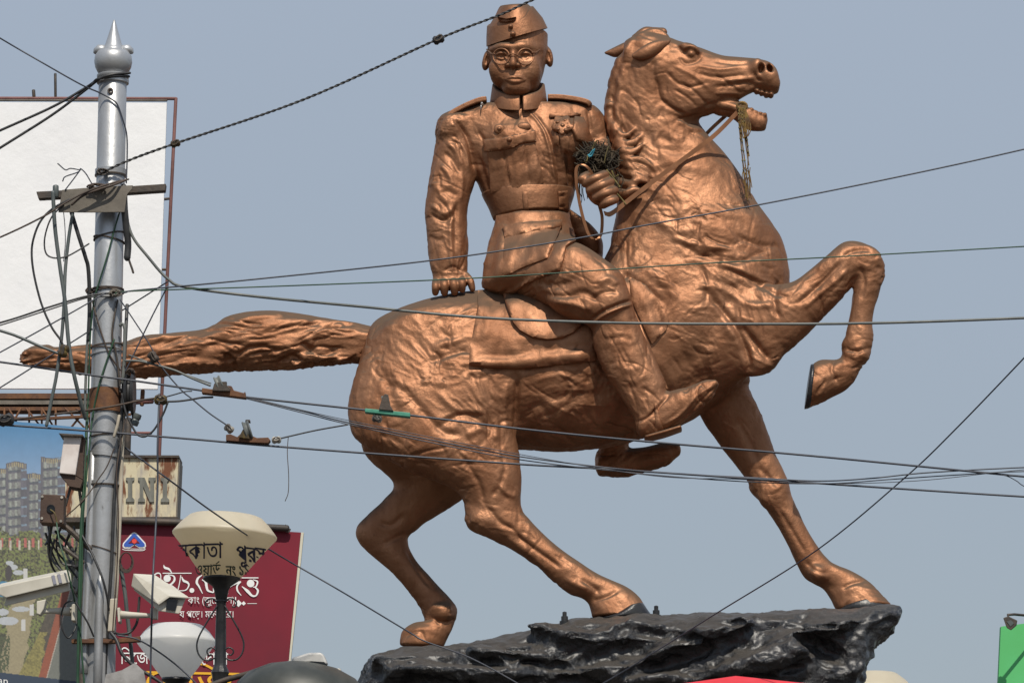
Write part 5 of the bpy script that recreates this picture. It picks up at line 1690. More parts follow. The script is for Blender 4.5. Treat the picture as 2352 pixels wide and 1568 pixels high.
def ad_paint(x, y):
    n = len(x)
    P = np.stack([x * .05, y * .05, 0 * x], 1)
    n1, n2 = fbm(P * 1.6, 4), fbm(P * 6 + 9, 3)
    t = np.clip((y - 950) / 190, 0, 1)[:, None]
    C = np.array([.012, .19, .42]) * (1 - t) + np.array([.30, .42, .60]) * t
    C = C * (1 + .06 * n1[:, None])

    def put(m, col, var=0.0):
        C[m] = np.array(col) * (1 + var * n2[m][:, None])
    # towers
    for (x0, x1, xs, yt, sl) in ((-40, 14, 6, 1075, 0), (14, 62, 36, 1058, .25), (62, 96, 76, 1085, .2), (94, 160, 120, 1052, -.15), (160, 200, 175, 1080, .1)):
        top = yt + np.abs(x - xs) * sl
        m = (x > x0) & (x < x1) & (y > top) & (y < 1268)
        put(m, (.105, .10, .125), .25)
        lit = m & (x > x0 + 4) & (x < xs + 12) & (y > top + 10)
        fl = ((y - yt + (x - xs) * .10) % 21)
        rnd = vnoise(np.stack([np.floor((x - x0) / 6.5) * 3.7, np.floor((y - yt + (x - xs) * .10) / 21) * 5.3 + x0, 0 * x + x0], 1) + .5)[:, None] * .5 + 1
        put(lit & (fl > 7), (.20, .20, .19), .6)
        put(lit & (fl > 7) & (((x - x0) % 13) > 7), (.33, .36, .31), .5)
        put(lit & (fl < 4), (.06, .075, .10), .3)
        C[m] = C[m] * rnd[m] * .8 + np.array([.20, .20, .21]) * .2
        put(m & (y < top + 12) & (y > top + 2) & (((x - x0) % 5) > 2), (.35, .30, .18), .3)
        put(m & (x > xs + 12) & (fl < 4), (.20, .28, .36), .3)
    # garden
    g = y > 1225 + 26 * n1
    put(g, (.13, .125, .055), .5)
    put(g & (n2 > .12), (.17, .20, .055), .4)
    put(g & (n2 < -.2), (.05, .055, .025), .4)
    put(g & (y > 1235) & (y < 1256) & (np.sin(x * .35) > .55), (.45, .12, .10), .4)
    put(g & (y > 1240) & (y < 1262) & (np.sin(x * .29 + 1) > .8), (.55, .50, .42), .3)
    path = g & (y > 1330) & (np.abs(x - (52 - (y - 1380) * .16) + 8 * n1) < 30 - (y - 1330) * .02)
    put(path, (.34, .29, .17), .2)
    for (cx, cy, rx, ry) in ((22, 1292, 9, 5), (30, 1302, 11, 6), (42, 1314, 12, 6), (18, 1425, 24, 10), (6, 1405, 14, 8), (48, 1398, 20, 6)):
        put((((x - cx) / rx) ** 2 + ((y - cy) / ry) ** 2) < 1, (.50, .53, .56), .1)
    put(g & ((((x - 8) / 22) ** 2 + ((y - 1352) / 18) ** 2) < 1), (.05, .22, .36), .15)
    put((((x - 20) / 8) ** 2 + ((y - 1315) / 18) ** 2) < 1, (.05, .04, .04), .2)
    for (cx, cy) in ((73, 1400), (54, 1435), (58, 1318)):
        put((np.abs(x - cx) < 5) & (np.abs(y - cy) < 13), (.62, .62, .60), .05)
    hedge = g & (y > 1395) & (x > 112 - (y - 1395) * .40) & (x < 150 - (y - 1395) * .36)
    put(hedge, (.075, .06, .04), .5)
    h2 = g & (y > 1450) & (x > 92 - (y - 1450) * .5) & (x < 100 - (y - 1500) * .12 + 6 * n1)
    put(h2, (.24, .21, .06), .6)
    s_ = (x - (158 - (y - 1350) * .27))
    put(g & (s_ > -14) & (s_ < 4) & (y > 1355), (.30, .075, .03), .2)
    put(g & (s_ > 4) & (s_ < 6), (.5, .45, .38), .1)
    put(g & (s_ > 6), (.17, .18, .155), .15)
    put(g & (x < 24 - (y - 1460) * .05) & (y > 1455) & (n2 > -.1), (.06, .075, .03), .6)
    C[:] = C * .84 + np.array([.25, .26, .27]) * .16
    cap = y > 1543 + x * .118
    put(cap, (.045, .065, .10), .05)
    return C


def print_grid(name, x0, x1, y0, y1, step, Y, top_slope, fn, material, parent):
    nx, ny = int((x1 - x0) / step), int((y1 - y0) / step)
    gx = np.linspace(x0, x1, nx + 1)
    gy = np.linspace(y0, y1, ny + 1)
    XX, YY = np.meshgrid(gx, gy)
    YY = YY + (1 - (YY - y0) / (y1 - y0)) * top_slope * (XX - x0)
    xs, ys = XX.ravel(), YY.ravel()
    xn, yn = (xs - PW / 2) * KPX, (PH / 2 - ys) * KPX
    t = (Y - CAM_P.y) / (CP - SP * yn)
    V = np.stack([xn * t, np.full_like(t, Y), CAM_P.z + t * (SP + CP * yn)], 1)
    i = np.arange(ny)[:, None] * (nx + 1)
    j = np.arange(nx)[None]
    Q = np.stack([i + j, i + nx + 1 + j, i + nx + 2 + j, i + j + 1], -1).reshape(-1, 4)
    me = np_mesh(name, V, Q)
    C = fn(xs, ys)
    a = me.color_attributes.new('print', 'FLOAT_COLOR', 'POINT')
    a.data.foreach_set('color', np.concatenate([np.clip(C, 0, 1), np.ones((len(C), 1))], 1).astype(np.float32).ravel())
    return link(name, me, material, parent, smooth=False)


M['ad_print'] = attr_mat('advert_print', 'print', .55)
print_grid('print', -160, 200, 950, 1640, 1.6, AY - .003, .09, ad_paint, M['ad_print'], ad)
prism('panel', [(-160, 951), (200, 983), (200, 1640), (-160, 1640)], AY + .002, .08, M['tin'], ad)
text_px('lettering', 'pan', -16, 1551, 17, 34, plane_at(AY - .004), M['print_white'], ad, rise=.1)
for x in (-100, 150):
    C = at(x, 1600, AY + .2)
    tube_obj('leg', [(C.x, C.y, C.z + 2.4), (C.x, C.y, 1.0), (C.x, C.y, 0)], .09, M['rust'], ad, 8)

# rusty letter sign
IY = 11.0
ini = thing('letter_sign', 'rust streaked cream box sign with grey raised letters INI', 'sign', (at(340, 1190, IY).x, IY, 0))
prism('sign_face', [(150, 1050), (410, 1049), (404, 1187), (150, 1187)], IY, .05, M['rust_sign'], ini)
prism('side_panel', [(410.6, 1052), (413, 1056), (407, 1186), (404.6, 1186)], IY + .005, .35, M['tin'], ini)
prism('top_rail', [(150, 1044), (411, 1045), (411, 1050), (150, 1050)], IY - .03, .4, M['dark_steel'], ini)
prism('bottom_rail', [(150, 1187), (406, 1186), (414, 1192), (414, 1196), (150, 1198)], IY - .05, .45, M['dark_steel'], ini)
I_ = [(0, 0), (20, 0), (20, 6), (15, 9), (15, 45), (20, 50), (20, 56), (0, 56), (0, 50), (5, 45), (5, 9), (0, 6)]
N_ = [(0, 0), (15, 0), (28, 33), (28, 9), (24, 6), (24, 0), (41, 0), (41, 6), (37, 9), (37, 56), (27, 56), (12, 20), (12, 45), (16, 50), (16, 56), (0, 56), (0, 50), (4, 45), (4, 9), (0, 6)]
for L, x, y in ((I_, 289, 1096), (N_, 317, 1096), (I_, 369, 1096.5)):
    prism('raised_letter', [(x + a * (.98 if L is I_ else 1), y + b) for a, b in L], IY - .016, .03, M['letter_grey'], ini)
prism('raised_letter', [(246, 1096), (268, 1096), (268, 1152), (246, 1152)], IY - .016, .03, M['letter_grey'], ini)
tube_obj('mast', [at(292, 1046, IY + .1), at(293, 1010, IY + .1), at(295, 962, IY + .1)], .035, M['dark_steel'], ini, 8)
for x in (200, 380):
    C = at(x, 1190, IY + .25)
    tube_obj('leg', [(C.x, C.y, C.z), (C.x, C.y, C.z / 2), (C.x, C.y, 0)], .06, M['dark_steel'], ini, 8)

# maroon shop sign
SY = 10.0
ms = thing('shop_sign', 'maroon shop sign with white Bengali lettering and a blue triangle logo', 'sign', (at(450, 1500, SY).x, SY, 0))
prism('panel', [(200, 1196), (290, 1199), (500, 1210), (691, 1222), (672, 1420), (655, 1600), (640, 1720), (200, 1720)], SY, .06, M['maroon'], ms)
prism('edge_strip', [(691.5, 1222), (697.5, 1222), (680, 1400), (663, 1560), (646, 1720), (640.5, 1720), (655.5, 1600), (672.5, 1420)], SY - .004, .07, M['cream'], ms)
tube_obj('top_rail', [at(200, 1192, SY - .05), at(420, 1200, SY - .05), at(660, 1213, SY - .05)], .035, M['dark_steel'], ms, 8)
prism('torn_flap', [(640, 1217), (643, 1206), (650, 1211), (656, 1203), (660, 1211), (668, 1214), (664, 1222)], SY - .06, .03, M['dark_steel'], ms)
for x in (300, 600):
    C = at(x, 1500, SY + .25)
    tube_obj('leg', [(C.x, C.y, C.z + 1.2), (C.x, C.y, 1.0), (C.x, C.y, 0)], .07, M['dark_steel'], ms, 8)
S3 = plane_at(SY)


def flat(name, poly, mt, lift, parent=ms):
    return prism(name, poly, SY - lift, lift - .001, M[mt], parent)


flat('logo', [(308, 1221.5), (313, 1223), (334, 1246), (335.5, 1254), (331, 1257.5), (320, 1258), (309, 1251), (298, 1258), (286, 1257), (281, 1253.5), (283, 1246), (303.5, 1223)], 'print_white', .004)
flat('logo', [(308, 1224), (312, 1226), (332, 1248), (332.5, 1253), (328, 1255), (319, 1255), (309, 1248.5), (299, 1255), (287, 1254.5), (284, 1251.5), (285.5, 1247), (304.5, 1226)], 'print_blue', .008)
flat('logo', [(308, 1232.5), (321, 1246.5), (314, 1246.5), (309, 1244), (302, 1246.5), (295, 1246.5)], 'maroon', .012)
flat('logo', [(308.5 + 5.5 * math.cos(a), 1242 + 5.5 * math.sin(a)) for a in np.linspace(0, 6.28, 16, endpoint=False)], 'print_red', .016)
for st_ in [([(282, 1256), (292, 1259), (326, 1260), (334, 1257)], 1.2), ([(281, 1260), (290, 1262.5), (326, 1263.5), (334, 1260)], 1.6)]:
    ribbon('logo_base', [st_], S3, M['print_white'], ms)


def zz(pts):
    return [(x * .22916 + 261.3, y * .22916 + 1208.7) for x, y in pts]


def ring_px(cx, cy, r):
    return ([(cx + r * .5 * math.cos(a), cy + r * .5 * math.sin(a)) for a in np.linspace(0, 6.6, 12)], r * 1.05)


BIG = [([(405, 482), (440, 465), (468, 478), (472, 540)], [3, 4, 3, 2]), ([(490, 466), (635, 466), (780, 466)], [2.6, 2.6, 2.6]), ([(500, 383), (512, 410), (552, 425), (582, 462)], [1, 7, 6, 2]), ([(545, 480), (600, 495), (608, 535), (575, 575), (530, 585)], [2, 4, 6, 5, 3]),
       ([(530, 585), (575, 590), (610, 615), (640, 635)], [2, 4, 5, 2]), ([(672, 485), (660, 560), (642, 640)], [2.4, 2.6, 2.6]), ([(680, 500), (700, 540), (740, 560), (752, 590), (720, 635), (645, 642)], [2, 7, 6, 4, 3, 2]),
       ([(885, 485), (845, 515), (832, 560), (855, 600), (890, 670)], [2, 6, 7, 5, 2]), ([(885, 530), (920, 550), (930, 600), (945, 640), (1000, 660)], [3, 8, 7, 6, 3]), ([(960, 560), (990, 570), (1000, 600), (1000, 660)], [3, 5, 5, 3]),
       ([(1165, 605), (1205, 570), (1275, 552)], [2, 9, 4]), ([(1275, 552), (1238, 590), (1240, 640), (1278, 690)], [2, 5, 5, 2]), ([(1282, 512), (1370, 512), (1450, 512)], [3, 3, 3]), ([(1395, 530), (1440, 550), (1425, 600), (1395, 605)], [2, 5, 4, 2]),
       ([(1410, 600), (1445, 640), (1425, 690), (1385, 690), (1340, 645), (1285, 598)], [3, 6, 4, 6, 9, 2])]
for k_, (p, wd) in enumerate(BIG):
    ribbon('lettering', [(zz(p), [w_ * .78 for w_ in wd])], lambda x, y, l=0.0, k_=k_: S3(x, y, k_ * .0004), M['print_white'], ms)
for cx_, cy_, r_ in ((535, 518, 36), (1372, 568, 38), (783, 638, 24), (1075, 600, 22)):
    flat('lettering', zz([(cx_ + r_ * math.cos(a), cy_ + r_ * math.sin(a)) for a in np.linspace(0, 2 * math.pi, 20, endpoint=False)]), 'print_white', .0045)
text_px('lettering', '\u0995\u09be\u0982 (\u099c\u09c1\u09c7\u09df\u09b2\u09be\u09b8)', 431, 1370, 14, 107, S3, M['print_white'], ms, weight=.0, lift=.001)
for st_ in [([(541, 1370), (541, 1384)], 2.5), ([(568, 1385), (590, 1385)], 1.2), ([(518, 1367), (524, 1362)], 2)]:
    ribbon('lettering', [st_], S3, M['print_white'], ms)
for cx_, r_ in ((1250, 36), (1302, 22)):
    flat('lettering', zz([(cx_ - r_, 768), (cx_, 768 - r_), (cx_ + r_, 768), (cx_, 768 + r_)]), 'print_white', .0045)
text_px('lettering', '\u09af \u09aa\u09c7\u09a1\u09bc\u0964 \u09ae\u09c7\u09a8 \u09a7\u09c7\u09b0\u0964', 412, 1402, 14, 124, S3, M['print_white'], ms, weight=.0, lift=.001)
text_px('lettering', '\u09bf\u09a8\u09c7\u099c', 276, 1496, 26, 66, S3, M['print_white'], ms, weight=0, lift=.001)
text_px('lettering', '\u09c7\u09a6\u09be\u0995\u09be', 462, 1498, 26, 62, S3, M['print_white'], ms, weight=0, lift=.001)
text_px('lettering', '\u09c7\u09ae\u09bf\u099c\u09a8', 330, 1537, 46, 270, S3, M['print_yellow'], ms, weight=.0, lift=.002, rise=.02)

# green hoarding on the right, with its floodlight
GY = 12.0
gb = thing('billboard', 'plain bright green hoarding at the lower right corner of the view', 'billboard', (at(2400, 1560, GY).x, GY, 0))
prism('panel', [(2299, 1438), (2352, 1431), (2700, 1390), (2700, 1800), (2284, 1800), (2293, 1568)], GY, .10, M['print_green'], gb)
for x in (2380, 2620):
    C = at(x, 1600, GY + .3)
    tube_obj('leg', [(C.x, C.y, C.z + .8), (C.x, C.y, 1), (C.x, C.y, 0)], .09, M['dark_steel'], gb, 8)
fl_ = thing('floodlight', 'small black floodlight on an arm above the green hoarding', 'floodlight', at(2320, 1411, GY - .3))
wedge('lamp_head', [(2304, 1418), (2316, 1414), (2337, 1424), (2335, 1436), (2322, 1447), (2312, 1441)], [(2308, 1420), (2318, 1416), (2332, 1424), (2330, 1434), (2322, 1440), (2314, 1437)], GY - .55, GY - .38, M['dark_steel'], fl_, .006)
wedge('lens', [(2312, 1426), (2322, 1423), (2329, 1430), (2321, 1438)], [(2312, 1426), (2322, 1423), (2329, 1430), (2321, 1438)], GY - .556, GY - .54, M['hose'], fl_, 0)
tube_obj('arm', [at(2316, 1418, GY - .45), at(2315, 1411, GY - .45), at(2330, 1410, GY - .4), at(2352, 1412, GY - .3), at(2420, 1415, GY)], .014, M['dark_steel'], fl_, 8)
# ------------------------------------------------------------------ street lamps
def post_lamp(label, cx, Y, dims, shade, tilt=0.0, scroll=True, group='globe street lamps'):
    """dims: photo rows (top, shoulder, neck, fitter bottom) and half widths in px"""
    ytop, ysh, ynk, rt, rsh, rn, lean = dims
    s = mpp(Y)
    z = lambda y: at(cx, y, Y).z
    c = at(cx, ynk, Y)
    L = thing('street_lamp', label, 'street lamp', (c.x, Y, 0), group)
    h = rsh - rt
    prof = [(.01, z(ytop - 3)), (rt * .5 * s, z(ytop - 2)), (rt * .93 * s, z(ytop + 1)), (rt * 1.02 * s, z(ytop + 4)), ((rt + h * .5) * s, z(ytop + (ysh - ytop) * .45)), ((rsh - 3) * s, z(ysh - 5)), (rsh * s, z(ysh - 1)), (rsh * .995 * s, z(ysh + 3)),
            ((rn + (rsh - rn) * .66) * s, z(ysh + (ynk - ysh) * .34)), ((rn + (rsh - rn) * .3) * s, z(ysh + (ynk - ysh) * .72)), (rn * s, z(ynk))]
    V, F = lathe(prof, 112)
    V = np.array(V)
    zc = z(ynk)
    V[:, 2] -= zc
    V = V @ np.array(Matrix.Rotation(lean, 3, 'Y')).T
    V[:, 2] += zc
    V += np.array([c.x, Y, 0])
    me = mesh_from('globe', V, F)
    gl = link('globe', me, M[shade], L)
    me.set_sharp_from_angle(angle=R(60))
    gb_ = BVHTree.FromPolygons([tuple(v) for v in V], F)
    k = rn / 41.0
    lathe_obj('fitter', [(rn * 1.02 * s, z(ynk - 1)), (rn * 1.06 * s, z(ynk + 3)), (rn * .95 * s, z(ynk + 7)), (rn * .5 * s, z(ynk + 20 * k)), (rn * .40 * s, z(ynk + 30 * k)), (rn * .32 * s, z(ynk + 48 * k)), (rn * .27 * s, z(ynk + 52 * k))], (c.x, Y, 0), M['lamp_black'], L, 24)
    lathe_obj('post', [(rn * .36 * s, 0), (rn * .36 * s, z(ynk + 260 * k)), (rn * .46 * s, z(ynk + 222 * k)), (rn * .50 * s, z(ynk + 218 * k)), (rn * .46 * s, z(ynk + 212 * k)), (rn * .36 * s, z(ynk + 204 * k)), (rn * .33 * s, z(ynk + 196 * k)), (rn * .27 * s, z(ynk + 58 * k)), (rn * .31 * s, z(ynk + 54 * k)), (rn * .27 * s, z(ynk + 50 * k))],
              (c.x, Y, 0), M['lamp_black'], L, 12, sharp=25)
    if scroll:
        for sg in (-1, 1):
            P = [(c.x + sg * (a - 836 * 1.0) * .29166 * s * k, Y - .02, z(ynk + (b - 740) * .29166 * k)) for a, b in ((866, 965), (905, 1030), (955, 1115), (1000, 1200), (1018, 1270), (1005, 1340), (965, 1385), (915, 1392), (880, 1375))]
            tube_obj('scroll', cr(np.array(P), 4), 2.0 * s, M['lamp_black'], L, 8)
            P = [(c.x + sg * (a - 836) * .29166 * s * k, Y - .02, z(ynk + (b - 740) * .29166 * k)) for a, b in ((872, 1310), (900, 1292), (930, 1305), (938, 1330), (920, 1352), (905, 1345))]
            tube_obj('scroll', cr(np.array(P), 4), 1.8 * s, M['lamp_black'], L, 8)
            P = [(c.x + sg * (a - 836) * .29166 * s * k, Y - .02, z(ynk + (b - 740) * .29166 * k)) for a, b in ((870, 935), (900, 908), (940, 918), (957, 945), (945, 972), (925, 972))]
            tube_obj('scroll', cr(np.array(P), 4), 1.8 * s, M['lamp_black'], L, 8)
    return L, gl, gb_


LY = -2.0
lamp1, glob1, LB = post_lamp('cream globe street lamp hand lettered in navy Bengali before the maroon sign', 509, LY, (1184, 1228, 1326, 82, 119, 41, R(3.2)), 'lamp_shade')


def on_lamp(px, py, lift=0.0):
    h = LB.ray_cast(CAM_P, ray(px, py))
    if h[0] is None:
        g = at(px, py, LY)
        h = LB.find_nearest(g)
    n_ = h[1] if h[1].dot(ray(px, py)) < 0 else -h[1]
    return tuple(h[0] + n_ * (.007 + lift))


for dx_, lf_ in ((0, 0), (1.3, .004)):             # brushed twice: the strokes are broad
    text_px('lettering', '\u09b2\u0995\u09be\u09a4\u09be', 408 + dx_, 1246, 34, 103, on_lamp, M['paint_blue'], lamp1, rise=-.03, lift=lf_)
    text_px('lettering', '\u09aa\u09c1\u09b0\u09b8', 541 + dx_, 1247, 33, 66, on_lamp, M['paint_blue'], lamp1, rise=.13, lift=lf_)
    text_px('lettering', '\u0993\u09df\u09be\u09a1', 453 + dx_, 1293, 22, 53, on_lamp, M['paint_green'], lamp1, lift=lf_)
    text_px('lettering', '\u09a8\u0982 \u09e7\u09e7', 518 + dx_, 1296, 21, 50, on_lamp, M['paint_green'], lamp1, lift=lf_)
ribbon('lettering', [([(497, 1293), (504, 1287)], 2.4)], on_lamp, M['paint_green'], lamp1)
lamp2, _, _ = post_lamp('clean white globe street lamp behind the lettered lamp at bottom left', 404, 1.2, (1434, 1473, 1557, 60, 90, 31, 0), 'lamp_shade_white', scroll=False)
lamp3, _, _ = post_lamp('cream street lamp top just showing behind the right end of the rock', 2006, 2.0, (1544, 1582, 1670, 56, 92, 32, 0), 'lamp_shade', scroll=False)

# road lantern seen at the bottom edge
RY = -3.5
sr = mpp(RY)
rl = thing('road_lantern', 'dark round road lantern with grey housing at the bottom edge', 'street light', at(690, 1620, RY))
cl = at(690, 1600, RY)
V, F = lathe([(r_ * 1.22, z_ * 1.05) for r_, z_ in ((.02, .232), (.09, .228), (.18, .205), (.27, .155), (.325, .09), (.35, .02), (.355, -.03), (.34, -.04), (.30, -.04))], 56)
V = np.array(V) @ np.array(Matrix.Rotation(R(4), 3, 'Y')).T + np.array([cl.x, RY, cl.z - .03])
me = mesh_from('shade', V, F)
link('shade', me, M['street_dark'], rl)
wedge('housing', [(671, 1509), (710, 1498), (736, 1497), (743, 1502), (752, 1524), (712, 1521), (672, 1524)], [(668, 1512), (708, 1502), (738, 1500), (746, 1505), (755, 1527), (712, 1526), (670, 1527)], RY - .10, RY + .12, M['street_white'], rl, .012)
wedge('housing', [(624, 1531), (640, 1520), (672, 1515), (672, 1526), (640, 1530)], [(624, 1533), (640, 1522), (672, 1517), (672, 1528), (640, 1532)], RY - .06, RY + .08, M['street_white'], rl, .008)
prism('dark_underside', [(690, 1523), (716, 1517.5), (744, 1519), (752, 1527), (720, 1524)], RY - .125, .2, M['cctv_dark'], rl)  # black strip along the underside of the pale housing
for x, y in ((640, 1551), (777, 1539)):
    c = at(x, y, RY - .30 if x < 700 else RY - .05)
    lathe_obj('bolt', [(.018, -.012), (.02, 0), (.012, .012), (.004, .014)], tuple(c), M['porcelain'], rl, 8)
tube_obj('arm', [at(592, 1540, RY - .05), at(560, 1549, RY - .02), at(520, 1560, RY), at(470, 1578, RY), at(380, 1610, RY)], .018, M['dark_steel'], rl, 8)
p0 = at(380, 1610, RY)
tube_obj('lantern_post', [tuple(p0), (p0.x, RY, p0.z / 2), (p0.x, RY, 0)], .05, M['dark_steel'], rl, 10)
# ------------------------------------------------------------------ overhead cables and their fittings
def cable(label, pts, r, material, cat='cable', name='overhead_cable', strands=1, twist=0.0, group=None):
    """pts (px,py,Y); r in px"""
    C = cr(np.array(pts, float), 10)
    P = np.array([at(*c) for c in C])
    # spans that leave the picture go on to the next pole
    if pts[0][0] <= -150:
        P = np.concatenate([[P[0] + (P[0] - P[3]) / np.linalg.norm(P[0] - P[3]) * 4.0], P])
    if pts[-1][0] >= 2500 or (strands > 1):
        P = np.concatenate([P, [P[-1] + (P[-1] - P[-4]) / np.linalg.norm(P[-1] - P[-4]) * 4.0]])
    rr = r * mpp(np.mean([p[2] for p in pts]))
    # finer sampling for twisted strands
    if strands > 1 and twist:
        L = np.concatenate([[0], np.cumsum(np.linalg.norm(np.diff(P, axis=0), axis=1))])
        n = int(L[-1] / (twist / 8))
        u = np.linspace(0, L[-1], n)
        P = np.stack([np.interp(u, L, P[:, k]) for k in range(3)], 1)
        T = np.gradient(P, axis=0)
        T /= np.linalg.norm(T, axis=1)[:, None]
        a = np.cross(T, [0, 0, 1.0])
        a /= np.linalg.norm(a, axis=1)[:, None]
        b = np.cross(T, a)
        Vs, Ts, k0 = [], [], 0
        for s_ in range(strands):
            ph = 2 * math.pi * (u / twist + s_ / strands)
            V, Tt = tube_mesh(P + rr * .8 * (np.cos(ph)[:, None] * a + np.sin(ph)[:, None] * b), rr, 6)
            Vs.append(V)
            Ts.append(Tt + k0)
            k0 += len(V)
        V, Tt = np.concatenate(Vs), np.concatenate(Ts)
    else:
        V, Tt = tube_mesh(P, rr, 8)
    o = link(name, mesh_from(name, V, Tt), M[material])
    return tag(o, label, cat, group)


F_ = PY - .12
cable('thick grey cable sagging from the pole across the rider\'s boot', [(286, 440, F_), (288, 480, F_), (303, 540, F_), (340, 590, F_), (385, 640, F_), (430, 660, F_), (600, 682, F_), (830, 704, -4.8), (1100, 729, -4.7), (1400, 741, -4.6), (1700, 744, -4.5), (2000, 742, -4.4), (2352, 730, -4.3), (2700, 712, -4.2)], 3.3, 'grey_cable')
cable('thin dark wire rising from the pole over the rider\'s hip', [(268, 676, F_), (290, 671, F_), (321, 666, F_), (588, 641, F_), (1000, 597, -4.8), (1300, 552, -4.7), (1490, 516, -4.6), (1740, 471, -4.5), (2060, 407, -4.4), (2352, 343, -4.3), (2700, 258, -4.2)], 1.9, 'blue_grey_cable')
cable('thin green wire running almost level over the horse\'s chest', [(268, 678, F_), (295, 669, F_), (588, 659, F_), (1000, 643, -4.8), (1250, 629, -4.7), (1600, 606, -4.6), (1900, 591, -4.5), (2352, 566, -4.3), (2700, 545, -4.2)], 1.6, 'green_wire')
cable('black twisted stay wire climbing from the pole to the cap', [(235, 396, F_), (300, 367, F_), (402, 330, F_), (700, 228, -4.9), (1005, 91, -4.9), (1150, 34, -4.9), (1225, 0, -4.9), (1420, -80, -4.9)], 1.9, 'black_rubber', 'stay wire', 'stay_wire', 2, .075)
cable('thin wire dropping from the top left corner and down the shaft', [(-200, -32, -6), (0, 88, PY - .3), (100, 146, PY - .25), (185, 194, PY - .2), (230, 214, PY - r0 - .02), (262, 232, PY - r0 - .01), (272, 246, PY - r0 + .005), (282, 275, PY - r0 + .02), (291, 310, PY - .04), (292, 360, PY - .03), (290, 420, PY - .05)], 1.8, 'blue_grey_cable')
cable('upper black guy cable looped round the neck of the finial', [(-200, 388, PY), (0, 300, PY), (120, 246, PY), (190, 206, PY), (213, 191, PY - .03), (225, 182, PY - .09), (262, 175, PY - r0 * 1.15), (296, 176, PY - .05)], 3.2, 'black_rubber', 'guy cable')
cable('lower black guy cable looped round the neck of the finial', [(-200, 466, PY + .02), (0, 340, PY + .02), (120, 264, PY + .02), (200, 204, PY), (215, 192, PY - .05), (235, 178, PY - .10), (262, 171, PY - r0 * 1.2), (298, 168, PY - .06)], 3.2, 'black_rubber', 'guy cable')
cable('brown wire slanting up behind the tin sheet from the left', [(-200, 628, PY - .3), (0, 545, PY - .3), (100, 497, PY - .28), (147, 468, PY - .26), (200, 440, PY - .24), (260, 420, PY - .2), (295, 412, PY - .1)], 2.2, 'brown_wire')
cable('upper of two close dark wires tied to the pole at mid height', [(-200, 790, PY - .2), (0, 741, PY - .18), (110, 706, PY - .16), (200, 680, PY - .13), (262, 672, PY - r0 - .01)], 2.4, 'black_rubber')
cable('lower of two close dark wires tied to the pole at mid height', [(-200, 806, PY - .2), (0, 747, PY - .18), (110, 712, PY - .16), (200, 684, PY - .13), (255, 681, PY - r0 - .01)], 1.6, 'black_rubber')
cable('thin line running up right from the left edge past the shaft', [(-200, 916, PY - .2), (0, 809, PY - .2), (157, 722, PY - .2), (242, 673, PY - .15)], 1.7, 'blue_grey_cable')
cable('thin line crossing behind the shaft up to the thick grey cable', [(-200, 1010, PY + .12), (0, 890, PY + .12), (169, 783, PY + .12), (274, 717, PY + .12), (385, 647, F_)], 1.7, 'blue_grey_cable')
cable('short thin stay from the thick grey cable down to the tail', [(385, 657, F_), (345, 735, F_), (305, 818, F_), (288, 852, F_)], 1.7, 'blue_grey_cable')
cable('thin stay from the wire knot down to a small clamp', [(276, 688, F_), (329, 768, F_), (352, 806, F_)], 1.5, 'blue_grey_cable')
cable('thick hose end reaching the left edge above the tail tip', [(-200, 700, PY - .2), (0, 759, PY - .2), (44, 774, PY - .2), (90, 794, PY - .2), (135, 812, PY - .2)], 3.4, 'hose')
cable('upper trolley wire passing over the horse\'s belly', [(-200, 805, F_), (0, 831, F_), (200, 860, F_), (300, 873, F_), (460, 896, F_), (560, 911, F_), (880, 946, -5.1), (1200, 985, -5.05), (1480, 1013, -5), (1860, 1046, -4.9), (2270, 1086, -4.8), (2352, 1094, -4.8), (2700, 1125, -4.7)], 2.5, 'blue_grey_cable', 'trolley wire', 'trolley_wire')
cable('lower trolley wire passing over both hind thighs', [(-200, 960, F_), (0, 975, F_), (200, 989, F_), (440, 1008, F_), (600, 1022, F_), (850, 1041, -5.1), (1200, 1066, -5.05), (1400, 1077, -5), (1800, 1104, -4.9), (2100, 1124, -4.8), (2352, 1140, -4.8), (2700, 1160, -4.7)], 2.4, 'blue_grey_cable', 'trolley wire', 'trolley_wire')
cable('dark cable from the left edge to the yellow insulator', [(-200, 1000, F_), (0, 968, F_), (120, 952, F_), (240, 936, F_), (320, 920, F_), (360, 914, F_)], 2.6, 'brown_wire')
cable('kinked dark stay between the yellow insulator and the upper pulley', [(380, 922, F_), (410, 921, F_), (440, 917, F_), (462, 913, F_), (488, 912, F_)], 2.4, 'black_rubber')
cable('paired thin stays above the yellow insulator', [(378, 912, F_), (400, 906, F_), (425, 899, F_), (440, 898, F_)], 1.6, 'black_rubber')
cable('slack loop hanging under the yellow insulator', [(385, 925, F_), (375, 950, F_), (355, 985, F_), (336, 1001, F_), (322, 1001, F_), (310, 990, F_), (290, 950, F_), (280, 905, F_)], 2.4, 'black_rubber')
cable('thin stay slanting from the small clamp to the lower pulley', [(362, 830, F_), (390, 866, F_), (420, 899, F_), (440, 915, F_), (480, 948, F_), (518, 974, F_)], 1.7, 'blue_grey_cable')
cable('pale stay bent over the tail right of the pole', [(288, 828, F_), (320, 829, F_), (350, 836, F_), (400, 850, F_), (440, 868, F_), (482, 885, F_)], 2.6, 'grey_cable')
cable('second pale stay just above the first, right of the pole', [(296, 815, F_), (360, 838, F_), (420, 858, F_), (484, 880, F_)], 1.6, 'grey_cable')
cable('upper strand of the slack pair below the upper trolley wire', [(562, 912, F_), (700, 945, F_), (800, 970, -5.1), (1000, 1012, -5.1), (1200, 1049, -5.05), (1480, 1082, -5), (1720, 1096, -4.9), (1880, 1104, -4.9), (2000, 1098, -4.8), (2130, 1085, -4.8), (2352, 1073, -4.8), (2700, 1060, -4.7)], 1.6, 'blue_grey_cable')
